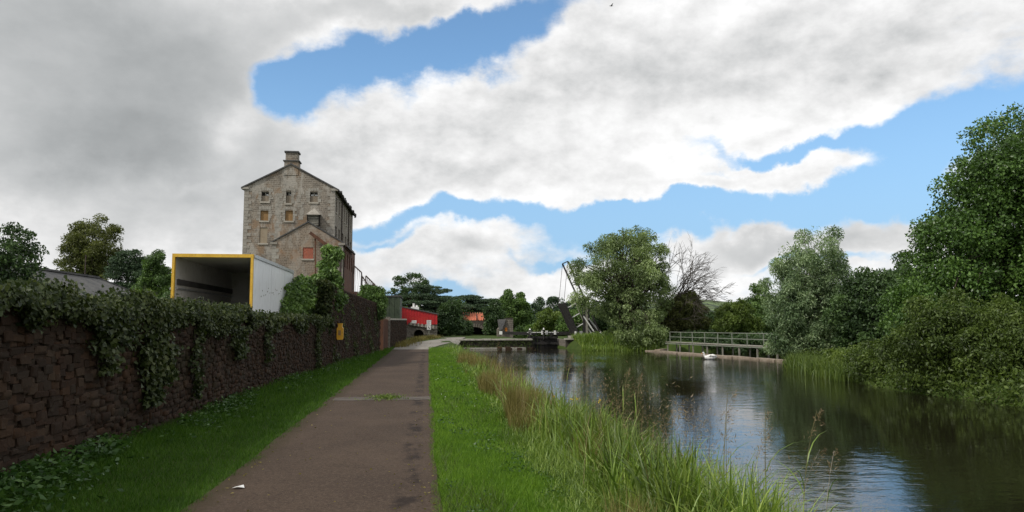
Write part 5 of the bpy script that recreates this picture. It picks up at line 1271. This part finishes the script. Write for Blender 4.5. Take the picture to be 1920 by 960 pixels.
tree('elder_tree', 'leafy elder tree behind the wall in front of the mill annex', Vector((at(590, 560, 33.2).x, 33.2, .35)),
     [(.62, 0, 4.1, .42, .6, .62), (.5, 0, 3.2, .6, .8, .7), (-.8, 0, 2.5, .8, .8, .72), (.4, 0, 2.4, .85, .8, .9), (-.2, -.2, 1.9, 1.5, .8, .6), (-1.3, 0, 2.1, .8, .7, .75), (.75, -1.2, 2.3, .6, .9, .8)], 130, 17000, .13, 'mid', 'bark', .08, (.4, 0, 3.6), .26, .8, .62, .3, .4, None, 14)
tree('wall_end_ivy', 'bushy ivy covering the near end of the tall wall', Vector((-3.95, 30.45, .3)), [(0, 0, 2.0, .34, .2, .75), (.05, -.05, 2.75, .3, .25, .35), (0, -.1, 1.4, .3, .15, .5)], 40, 3600, .10, 'ivy', 'bark', .03, (0, 0, 2.3), .18, .8, .8, .3, .4, None, 5, 'ivy')
tree('wall_top_bush', 'leafy bush in front of the far end of the white box', Vector((-4.85, 29.6, .35)), [(0, 0, 2.2, .5, 1.2, .75), (.1, .8, 2.6, .5, .8, .6), (-.1, -1.0, 1.9, .4, .7, .5)], 60, 8000, .12, 'mid', 'bark', .05, (0, 0, 2), .27, .8, .6, .3, .4, None, 8, 'bush')
tree('wall_bush', 'leafy bush growing over the far end of the tall wall', Vector((at(716, 570, 46).x - .3, 46.2, .3)), [(0, 0, 3.0, .65, .8, .75), (.15, 0, 2.4, .5, .6, .6), (-.4, 0, 3.3, .5, .6, .5)], 50, 7000, .12, 'mid', 'bark', .05, (0, 0, 2.9), .28, .8, .6, .3, .4, None, 8, 'bush')
# far wood closing the horizon
n = 60000; X_ = RNG.uniform(-330, 420, n); ctr = RNG.uniform(-330, 420, 160); rad_ = RNG.uniform(4, 9, 160); hh = RNG.uniform(4.5, 8.5, 160); yy = RNG.uniform(215, 330, 160)
hh = np.where((ctr > 70) & (ctr < 125), hh * .42, hh)
k = RNG.integers(0, 160, n); dd = unit(RNG.normal(size=(n, 3))); P = np.stack([ctr[k], yy[k], hh[k] * .5], -1) + dd * np.stack([rad_[k], rad_[k], hh[k] * .55], -1) * (RNG.random(n) ** .3)[:, None]
P = P[P[:, 2] > 0]
link('distant_wood', leaf_mesh('distant_wood', P, RNG.normal(size=P.shape), RNG.uniform(.7, 1.4, len(P)), .6, L['mid'], tri=True), kind='stuff')
o = bpy.data.objects['distant_wood']; o['label'] = 'distant band of green woodland along the horizon'; o['category'] = 'woodland'

# ------------------------------------------------------------------ ivy on the wall
def wall_x(y): return np.interp(y, [p[1] for p in WALL_PTS] + [47.5], [p[0] for p in WALL_PTS] + [-2.82])
def ivy_leaves(Y, Z, out, size):
    n = len(Y); X = wall_x(Y) + out
    A = np.stack([RNG.normal(.3, .5, n), RNG.normal(0, .8, n), RNG.normal(-.45, .5, n)], -1); A = unit(A)
    N = unit(np.stack([np.abs(RNG.normal(.9, .3, n)), RNG.normal(0, .7, n), RNG.normal(.45, .6, n)], -1)); B = unit(np.cross(N, A)); N = np.cross(A, B)
    P = np.stack([X, Y, Z], -1); s = size[:, None]
    pts = [(-.45, 0, 0), (-.3, .42, .1), (.05, .3, .08), (.55, 0, -.06), (.05, -.3, .08), (-.3, -.42, .1)]
    V = np.stack([P + A * s * a + B * s * b_ + N * s * c for a, b_, c in pts], 1).reshape(-1, 3)
    base = (np.arange(n) * 6)[:, None]
    F = np.concatenate([base + np.array([[0, 1, 2, 3]]), base + np.array([[0, 3, 4, 5]])], 0)
    return V, F, np.repeat(np.clip(RNG.random(n) * .8 + .1, 0, 1), 6)
def ivy(name, label, Y, Z, out, size, group=None, stems=6):
    rt = root(name, label, 'ivy', (float(wall_x(Y.mean())), float(Y.mean()), float(Z.min())), group)
    V, F, r = ivy_leaves(Y, Z, out, size)
    link('leaves', raw_mesh('leaves', V, F, L['ivy'], r), rt, kind='stuff')
    z0_, z1_ = float(Z.min()), min(float(Z.max()), 1.84 if Y.mean() < 30 else 2.7)
    for k in range(stems):
        i = random.randrange(len(Y)); y = float(Y[i]); z = max(float(Z[i]), z0_)
        pts = [(float(wall_x(np.array(y + .05 * math.sin(t * 7 + k)))) + .055, y + .05 * math.sin(t * 7 + k), z + (z1_ - z) * t) for t in np.linspace(0, 1, 6)]
        if z1_ - z > .15: MB().tube(pts, [.004 + .0015 * j for j in range(6)], 5).build('stem', M['bark'], rt)
    return rt
n = 26000
Y = 4 + 14.6 * RNG.random(n) ** 1.05
hang = .30 + .16 * np.sin(Y * 1.3 + .6) + .12 * np.sin(Y * 3.1) + .07 * np.sin(Y * 7.7); hang = np.where(Y > 15.4, hang * 1.25, hang)
u = RNG.random(n) ** 1.3
Z = 1.97 + .06 * np.sin(Y * 2.3) + .05 * np.sin(Y * 5.1) - u * (hang * .8 + .1) + RNG.normal(0, .035, n)
out = np.where(Z > 1.86, RNG.uniform(-.48, .22, n), np.abs(RNG.normal(.09, .06, n)) + .03)
ivy('ivy_mat', 'thick ivy mat hanging over the nearest stretch of stone wall', Y, Z, out, RNG.uniform(.035, .075, n))
n = 6500; Y = RNG.uniform(18.4, 30.5, n); pat = (np.sin(Y * 1.9) + np.sin(Y * 4.3 + 1)) > -.6; Y = Y[pat]; n = len(Y)
Z = 1.90 + RNG.normal(0, .05, n) - RNG.random(n) ** 1.5 * (.28 + .18 * np.sin(Y * 1.6)); out = np.where(Z > 1.8, RNG.uniform(-.45, .2, n), np.abs(RNG.normal(.07, .04, n)) + .03)
ivy('ivy_fringe', 'thin broken ivy fringe on the wall below the lorry box and elder', Y, Z, out, RNG.uniform(.06, .11, n))
for (yc_, z0_, z1_, wd_, n_, lab) in ((11.9, .45, 1.75, .34, 1500, 'longest broad ivy strand hanging down the near wall'), (12.35, .75, 1.3, .28, 900, 'short bushy ivy tuft right beside the longest strand'), (14.1, .35, 1.6, .10, 330, 'thin ivy strand trailing nearly to the grass'),
                                      (10.2, 1.0, 1.7, .25, 420, 'loose ivy strand nearest to the left edge'), (20.0, .7, 1.7, .12, 260, 'thin ivy strand under the yellow door post'), (27.4, .2, 1.7, .20, 520, 'ivy strand climbing the wall just before the tall wall'), (17.3, .9, 1.6, .35, 700, 'ivy clump drooping at the end of the thick mat')):
    t = RNG.random(n_); Y = yc_ + RNG.normal(0, wd_, n_) * (1 - .5 * (1 - t)) + .12 * np.sin(t * 9); Z = z0_ + (z1_ - z0_) * t
    ivy('ivy_strand', lab, Y, Z, np.abs(RNG.normal(.08, .05, n_)) + .04, RNG.uniform(.05, .10, n_), 'ivy strands on the near wall')
n = 5200; Y = RNG.uniform(30.9, 47, n); Z = RNG.random(n) ** 1.4 * 2.6; keep = (np.sin(Y * 2.2 + Z * 2) + np.sin(Z * 4.1 + Y) + RNG.normal(0, .4, n)) > .55
ivy('wall_creeper', 'sparse small leaved creeper over the tall stone wall', Y[keep], Z[keep], np.full(keep.sum(), .09), RNG.uniform(.05, .1, keep.sum()))

# ------------------------------------------------------------------ grass, weeds, reeds
def blades(name, X, Y, h, wd, lean, mat, rnd=None, zoff=0.0):
    n = len(X); Z = ground_z(X, Y) + zoff; a = RNG.random(n) * 2 * np.pi; b_ = RNG.random(n) * 2 * np.pi
    s = np.stack([np.cos(a), np.sin(a), np.zeros(n)], -1) * (wd * .5)[:, None]; l_ = np.stack([np.cos(b_), np.sin(b_), np.zeros(n)], -1) * (lean * h)[:, None]
    P = np.stack([X, Y, Z - .01], -1); V = np.empty((n, 3, 3), np.float32); V[:, 0] = P - s; V[:, 1] = P + s; V[:, 2] = P + l_ + np.array([0, 0, 1]) * h[:, None]
    r = RNG.random(n) if rnd is None else rnd
    return raw_mesh(name, V.reshape(-1, 3), np.arange(n * 3).reshape(n, 3), mat, np.repeat(r, 3))
def depth_y(n, y0, y1): return 1.0 / (RNG.random(n) * (1 / y0 - 1 / y1) + 1 / y1)    # denser near
def fractal(x, y): return np.sin(x * 2.1 + y * .7) + np.sin(x * 4.7 - y * 1.9 + 1) * .6 + np.sin(y * 3.3 + x) * .5
n = 190000; Y = np.concatenate([RNG.uniform(1.5, 5.2, 24000), depth_y(n - 24000, 5.2, 58)]); X = RNG.uniform(.06, 1.9, n); X = X + .0015 * Y
edge = .10 + .03 * np.sin(Y * 2.1 + 2) + .03 * np.sin(Y * 7) + .02 * np.sin(Y * 13); keep = X > edge - .07 * RNG.random(n) ** 2 - .05 * (fractal(X * 0 + 1, Y * 2.7) > .9); X, Y = X[keep], Y[keep]; n = len(X)
sc = np.clip(Y / 9, 1, 3.2); tuft = np.clip(.5 + .35 * fractal(X * 1.3, Y), .2, 1.5)
link('lawn_verge', blades('lawn_verge', X, Y, RNG.uniform(.035, .075, n) * (0.7 + tuft * .45) * np.sqrt(sc), RNG.uniform(.004, .008, n) * sc, RNG.uniform(.2, .9, n), L['grass']), kind='stuff')
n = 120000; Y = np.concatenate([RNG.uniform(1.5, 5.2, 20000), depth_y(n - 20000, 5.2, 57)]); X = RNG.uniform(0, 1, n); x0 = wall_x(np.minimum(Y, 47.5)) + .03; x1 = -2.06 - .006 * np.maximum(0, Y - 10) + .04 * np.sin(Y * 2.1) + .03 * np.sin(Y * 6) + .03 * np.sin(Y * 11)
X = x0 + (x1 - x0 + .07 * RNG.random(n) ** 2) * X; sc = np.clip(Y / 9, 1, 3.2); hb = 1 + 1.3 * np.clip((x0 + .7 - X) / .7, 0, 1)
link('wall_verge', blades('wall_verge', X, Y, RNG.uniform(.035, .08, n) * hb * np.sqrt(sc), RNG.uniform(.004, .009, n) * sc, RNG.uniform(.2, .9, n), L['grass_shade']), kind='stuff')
n = 9000; Y = depth_y(n, 5.2, 40); X = RNG.uniform(.2, 1.7, n); keep = fractal(X * 2.2 + 3, Y * 1.4) + RNG.normal(0, .3, n) > .75; X, Y = X[keep], Y[keep]; n = len(X); sc = np.clip(Y / 9, 1, 3)
link('lawn_clover', leaf_mesh('lawn_clover', np.stack([X, Y, ground_z(X, Y) + RNG.uniform(.02, .07, n)], -1), np.stack([RNG.normal(size=n), RNG.normal(size=n), RNG.normal(0, .25, n)], -1), RNG.uniform(.018, .035, n) * sc, .7, L['weed']), kind='stuff')
n = 16000; Y = depth_y(n, 5.2, 50); X = RNG.uniform(.16, 1.9, n); keep = fractal(X * 1.7 - 2, Y * .8 + 1) + RNG.normal(0, .4, n) > .45; X, Y = X[keep], Y[keep]; n = len(X); sc = np.clip(Y / 9, 1, 3)
link('lawn_tufts', blades('lawn_tufts', X, Y, RNG.uniform(.07, .16, n), RNG.uniform(.004, .008, n) * sc, RNG.uniform(.3, 1.1, n), L['bank']), kind='stuff')
# broad weeds at the foot of the wall
n = 8500; Y = depth_y(n, 6, 40); X = wall_x(Y) + .06 + np.abs(RNG.normal(0, .32, n)); keep = fractal(X * 1.5, Y * 1.2) > -.1; X, Y = X[keep], Y[keep]; n = len(X)
P = np.stack([X, Y, ground_z(X, Y) + RNG.uniform(.03, .24, n) * np.clip(1.3 - (X - wall_x(Y)), .2, 1)], -1)
link('wall_foot_weeds', leaf_mesh('wall_foot_weeds', P, np.stack([RNG.normal(size=n), RNG.normal(size=n), RNG.normal(.1, .35, n)], -1), RNG.uniform(.035, .10, n), .5, L['weed']), kind='stuff')
# daisies
n = 70; Y = depth_y(n, 10, 50); X = RNG.uniform(.2, 1.3, n); keep = np.sin(Y * .9) + np.sin(Y * 2.3) > .1; X, Y = X[keep], Y[keep]; n = len(X)
link('daisies', leaf_mesh('daisies', np.stack([X, Y, ground_z(X, Y) + .09], -1), RNG.normal(size=(n, 3)), np.full(n, .022), 1.0, L['daisy']), kind='stuff')
n = 420; Y = depth_y(n, 5.5, 40); X = np.where(RNG.random(n) < .6, .1 - np.abs(RNG.normal(0, .22, n)), np.where(RNG.random(n) < .6, -2.05 + np.abs(RNG.normal(0, .2, n)), RNG.uniform(-2, .1, n)))
link('path_leaf_litter', leaf_mesh('path_leaf_litter', np.stack([X, Y, np.full(n, .032)], -1), np.stack([RNG.normal(size=n), RNG.normal(size=n), RNG.normal(0, .12, n)], -1), RNG.uniform(.012, .04, n), .5, L['straw'], fold=.3), kind='stuff')
# weed tuft in the repair strip
n = 900; rr = np.abs(RNG.normal(0, .2, n)); tt = RNG.random(n) * 6.28
o = link('weed_tuft', leaf_mesh('weed_tuft', np.stack([-.86 + rr * 1.25 * np.cos(tt), 17.4 + rr * 1.6 * np.sin(tt), .03 + RNG.random(n) * .06], -1), RNG.normal(size=(n, 3)), RNG.uniform(.03, .06, n), .4, L['fresh'])); tag(o, 'yellowish weed tuft growing through the path crack', 'weed')

def long_blades(name, X, Y, h, wd, bend, mat, zoff=0.0, seg=4, rnd=None, Zb=None):
    n = len(X); Z = (np.maximum(ground_z(X, Y), WATER_Z - .15) if Zb is None else Zb) + zoff; b_ = RNG.random(n) * 2 * np.pi; l_ = np.stack([np.cos(b_), np.sin(b_), np.zeros(n)], -1); a = b_ + np.pi / 2 + RNG.normal(0, .5, n)
    s = np.stack([np.cos(a), np.sin(a), np.zeros(n)], -1); P = np.stack([X, Y, Z - .02], -1); V = np.empty((n, seg + 1, 2, 3), np.float32)
    for k in range(seg + 1):
        t = k / seg; wk = (wd * (1 - t ** 1.8) * (.6 + .4 * min(1, t * 3)) + .0008)[:, None] * .5
        c = P + l_ * (h * bend * (t * .35 + t ** 2.2 * .65))[:, None] + np.array([0, 0, 1]) * (h * (t - bend * .42 * t ** 2.6))[:, None]
        V[:, k, 0] = c - s * wk; V[:, k, 1] = c + s * wk
    q = np.array([[2 * k, 2 * k + 1, 2 * k + 3, 2 * k + 2] for k in range(seg)]); F = ((np.arange(n) * (seg + 1) * 2)[:, None, None] + q[None]).reshape(-1, 4)
    r = RNG.random(n) if rnd is None else rnd
    return raw_mesh(name, V.reshape(-1, 3), F, mat, np.repeat(r, (seg + 1) * 2))
# rough grass on the bank top
n = 17000; Y = depth_y(n, 5.0, 60); X = 1.12 + np.abs(RNG.normal(0, .68, n)) + .14 * np.sin(Y * 1.7) + .08 * np.sin(Y * 4.1); sc = np.clip(Y / 11, 1, 2.6); keep = canal_sdf(X, Y) > -.15; X, Y, sc = X[keep], Y[keep], sc[keep]; n = len(X)
link('bank_grass', long_blades('bank_grass', X, Y, RNG.uniform(.16, .5, n) * np.clip((X - .95) / .9, .22, 1.15), RNG.uniform(.005, .012, n) * sc, RNG.uniform(.1, .9, n), L['reed']), kind='stuff')
n = 22000; Y = np.concatenate([depth_y(n // 2, 13, 38), depth_y(n - n // 2, 5.0, 14)]); X = 1.45 + np.abs(RNG.normal(0, .45, n)) + .15 * np.sin(Y * .9); pat = fractal(X * .8, Y * .45) + np.where(Y > 12.5, .1, .25) > 0
X, Y = X[pat], Y[pat]; sc = np.clip(Y / 11, 1, 2.6); keep = canal_sdf(X, Y) > -.1; X, Y, sc = X[keep], Y[keep], sc[keep]; n = len(X)
link('dry_bank_grass', long_blades('dry_bank_grass', X, Y, RNG.uniform(.16, .62, n) * np.where(Y > 12.5, 1.0 + .25 * np.sin(Y * 1.1), .9), RNG.uniform(.003, .006, n) * sc, RNG.uniform(.08, .6, n), L['straw']), kind='stuff')
# reeds standing in the margin
n = 13000; Y = depth_y(n, 5.0, 19); X = 2.45 + RNG.normal(0, .45, n) + .18 * np.sin(Y * 2.2); keep = (X > 1.55) & (fractal(X * 2.6, Y * 2.1) + RNG.normal(0, .45, n) > -.15); X, Y = X[keep], Y[keep]; n = len(X)
link('reed_bed', long_blades('reed_bed', X, Y, RNG.uniform(.25, .8, n) * (1 - .22 * np.sin(X * 4 + Y * 2.6)), RNG.uniform(.011, .027, n), RNG.uniform(.1, .9, n), L['reed'], seg=5), kind='stuff')
n = 900; Y = depth_y(n, 17, 34); X = np.interp(Y, [17, 24, 36, 46, 60], [2.6, 2.65, 3.0, 3.7, 3.0]) + RNG.normal(0, .3, n)
link('thin_margin_reeds', long_blades('thin_margin_reeds', X, Y, RNG.uniform(.4, .85, n), RNG.uniform(.009, .016, n), RNG.uniform(.05, .5, n), L['straw']), kind='stuff')
n = 420; Y = np.concatenate([depth_y(n // 2, 6, 14), depth_y(n - n // 2, 12, 34)]); X = np.where(Y < 12, 2.45, 2.2) + RNG.normal(0, .4, n); hgt = RNG.uniform(.7, 1.15, n) * np.where(Y > 14, .8, 1)
link('thin_grass_stalks', long_blades('thin_grass_stalks', X, Y, hgt, np.full(n, .0055) * np.clip(Y / 9, 1, 2), RNG.uniform(.05, .45, n), L['plume'], seg=6), kind='stuff')
Zs = np.maximum(ground_z(X, Y), WATER_Z - .15) + hgt * .93; k = np.repeat(np.arange(n), 14)
link('grass_seed_heads', leaf_mesh('grass_seed_heads', np.stack([X[k], Y[k], Zs[k]], -1) + RNG.normal(0, 1, (n * 14, 3)) * np.array([.06, .06, .09]), RNG.normal(size=(n * 14, 3)) + np.array([0, 0, .8]), RNG.uniform(.02, .05, n * 14), .16, L['plume']), kind='stuff')
n = 3600; Y = RNG.uniform(28, 41, n); X = np.interp(Y, [24, 30, 37, 43], [15.3, 16.6, 18.6, 21.2]) + RNG.normal(0, .35, n)
link('far_margin_grass', long_blades('far_margin_grass', X, Y, RNG.uniform(.4, 1.0, n), RNG.uniform(.02, .04, n), RNG.uniform(.1, .7, n), L['fresh'], Zb=np.full(n, WATER_Z)), kind='stuff')
n = 2300; cl = RNG.integers(0, 80, n); cxs = RNG.uniform(1.8, 3.2, 80); cys = RNG.uniform(5.0, 11.5, 80); Y = cys[cl] + RNG.normal(0, .09, n); X = cxs[cl] + RNG.normal(0, .09, n)
link('iris_leaves', long_blades('iris_leaves', X, Y, RNG.uniform(.45, .85, n), RNG.uniform(.016, .036, n), RNG.uniform(.05, .7, n), L['iris'], seg=5), kind='stuff')
n = 5200; Y = np.concatenate([RNG.uniform(66.0, 68.4, n // 2), RNG.uniform(68, 74, n - n // 2)]); X = np.where(np.arange(n) < n // 2, RNG.uniform(14, 21, n), 13.9 + np.abs(RNG.normal(0, 1.2, n)))
link('willow_foot_grass', long_blades('willow_foot_grass', X, Y, RNG.uniform(.3, .9, n), RNG.uniform(.03, .06, n), RNG.uniform(.1, .7, n), L['reed']), kind='stuff')
n = 9000; Y = depth_y(n, 14, 44); X = np.interp(Y, [8, 19, 24, 30, 37, 43], [16, 15.4, 15.3, 16.6, 18.6, 21.2]) + np.abs(RNG.normal(0, 1.1, n)) - .15
link('right_bank_herbs', leaf_mesh('right_bank_herbs', np.stack([X, Y, np.maximum(ground_z(X, Y), WATER_Z) + RNG.random(n) * .45], -1), RNG.normal(size=(n, 3)), RNG.uniform(.08, .2, n), .4, L['bank']), kind='stuff')
n = 2200; Y = RNG.uniform(70.2, 72.3, n); X = RNG.uniform(1.2, 9.8, n)
link('quay_weeds', leaf_mesh('quay_weeds', np.stack([X, 71.6 + .154 * (X - 2) + RNG.normal(0, .35, n), WATER_Z + RNG.random(n) ** 2 * .8], -1), RNG.normal(size=(n, 3)), RNG.uniform(.05, .14, n), .4, L['bank']), kind='stuff')
n = 2600; Y = RNG.uniform(57, 84, n); X = np.interp(Y, [57, 68, 84], [-2.4, -1.3, .6]) + np.abs(RNG.normal(0, .5, n))
link('store_weeds', long_blades('store_weeds', X, Y, RNG.uniform(.15, .55, n), RNG.uniform(.02, .04, n), RNG.uniform(.1, .8, n), L['straw']), kind='stuff')
# yellow flowers among the reeds
n = 6; Y = RNG.uniform(8.5, 13, n); X = 2.0 + RNG.random(n) * .7
link('yellow_flowers', leaf_mesh('yellow_flowers', np.stack([np.repeat(X, 5), np.repeat(Y, 5), np.repeat(.25 + RNG.random(n) * .35, 5)], -1) + RNG.normal(0, .012, (n * 5, 3)), RNG.normal(size=(n * 5, 3)), np.full(n * 5, .035), .8, L['flower']), kind='stuff')
# flowering reed stalks, each a plant of its own
def reed_stalk(kind):
    rt = root('flowering_reed', 'tall thin reed stalk with feathery brown plume at the water margin', 'reed', (0, 0, 0), 'flowering reeds along the near margin')
    H = (1.28, 1.12, 1.42)[kind]; ln = (.16, .28, .05)[kind]
    def sp_(t): return Vector((ln * H * t * t, .05 * math.sin(t * 2), H * t))
    MB().tube([sp_(k / 6) for k in range(7)], [.0065 - .0007 * k for k in range(7)], 4, cap=False).build('stem', M['timber_grey'] if kind == 1 else M['reed_stem'], rt)
    n = 90; t = RNG.random(n); tip = np.array(sp_(1.0)); low = np.array(sp_(.80))
    c = low + (tip - low) * t[:, None]; az_ = RNG.random(n) * 6.28; rr = RNG.random(n) * (.02 + .09 * (1 - t))
    P = c + np.stack([np.cos(az_) * rr + .07 * t, np.sin(az_) * rr, .04 * RNG.random(n) - rr * .25], -1)
    A = np.stack([np.cos(az_) * .5 + .5, np.sin(az_) * .5, RNG.normal(.1, .5, n)], -1)
    link('plume', leaf_mesh('plume', P, A, RNG.uniform(.025, .055, n), .13, L['plume']), rt, kind='stuff')
    for k in range(3):
        t0 = .2 + .2 * k; p = sp_(t0); a = RNG.random() * 6.28
        me = long_blades('blade', np.array([p.x]), np.array([p.y]), np.array([.5]), np.array([.014]), np.array([.9]), L['reed'], Zb=np.array([p.z]))
        link('leaf_blade', me, rt)
    return rt
M['reed_stem'] = mottled('reed_stem', [(0.10, 0.10, 0.04), (0.16, 0.14, 0.06)], 4, .7, .1, .002, .3)
protos = [reed_stalk(k) for k in range(3)]
spots = [(925, 33, 0), (990, 20, 1), (1062, 13.5, 0), (1085, 12.5, 2), (1110, 11.8, 2), (1170, 9.8, 0), (1195, 9.2, 0), (1222, 9.0, 1), (1290, 8.4, 0), (1352, 7.8, 2), (1366, 7.9, 2), (1398, 7.3, 1), (1440, 7.1, 2), (1490, 7.6, 1), (1502, 7.5, 0), (1545, 6.7, 1)]
order = ['leftmost', 'second from left', 'third from left', 'fourth from left', 'fifth from left', 'sixth from left', 'seventh from left', 'eighth from left', 'eighth from right', 'seventh from right', 'sixth from right', 'fifth from right', 'fourth from right', 'third from right', 'second from right', 'rightmost']
used = set()
for word, (px, Y, kd) in zip(order, spots):
    p = at(px, 800, Y); src = protos[kd]
    if kd not in used: o = src; used.add(kd)
    else:
        o = src.copy(); COL.objects.link(o)
        for ch_ in src.children:
            c = ch_.copy(); COL.objects.link(c); c.parent = o
    o['label'] = 'feathery brown flowering reed, ' + word + ' along the near margin'
    o.location = (p.x, Y, max(gz(p.x, Y), WATER_Z - .1) + .0); s_ = random.uniform(.85, 1.08); o.scale = (s_, s_, s_); o.rotation_euler = (0, 0, random.uniform(-.9, .9))
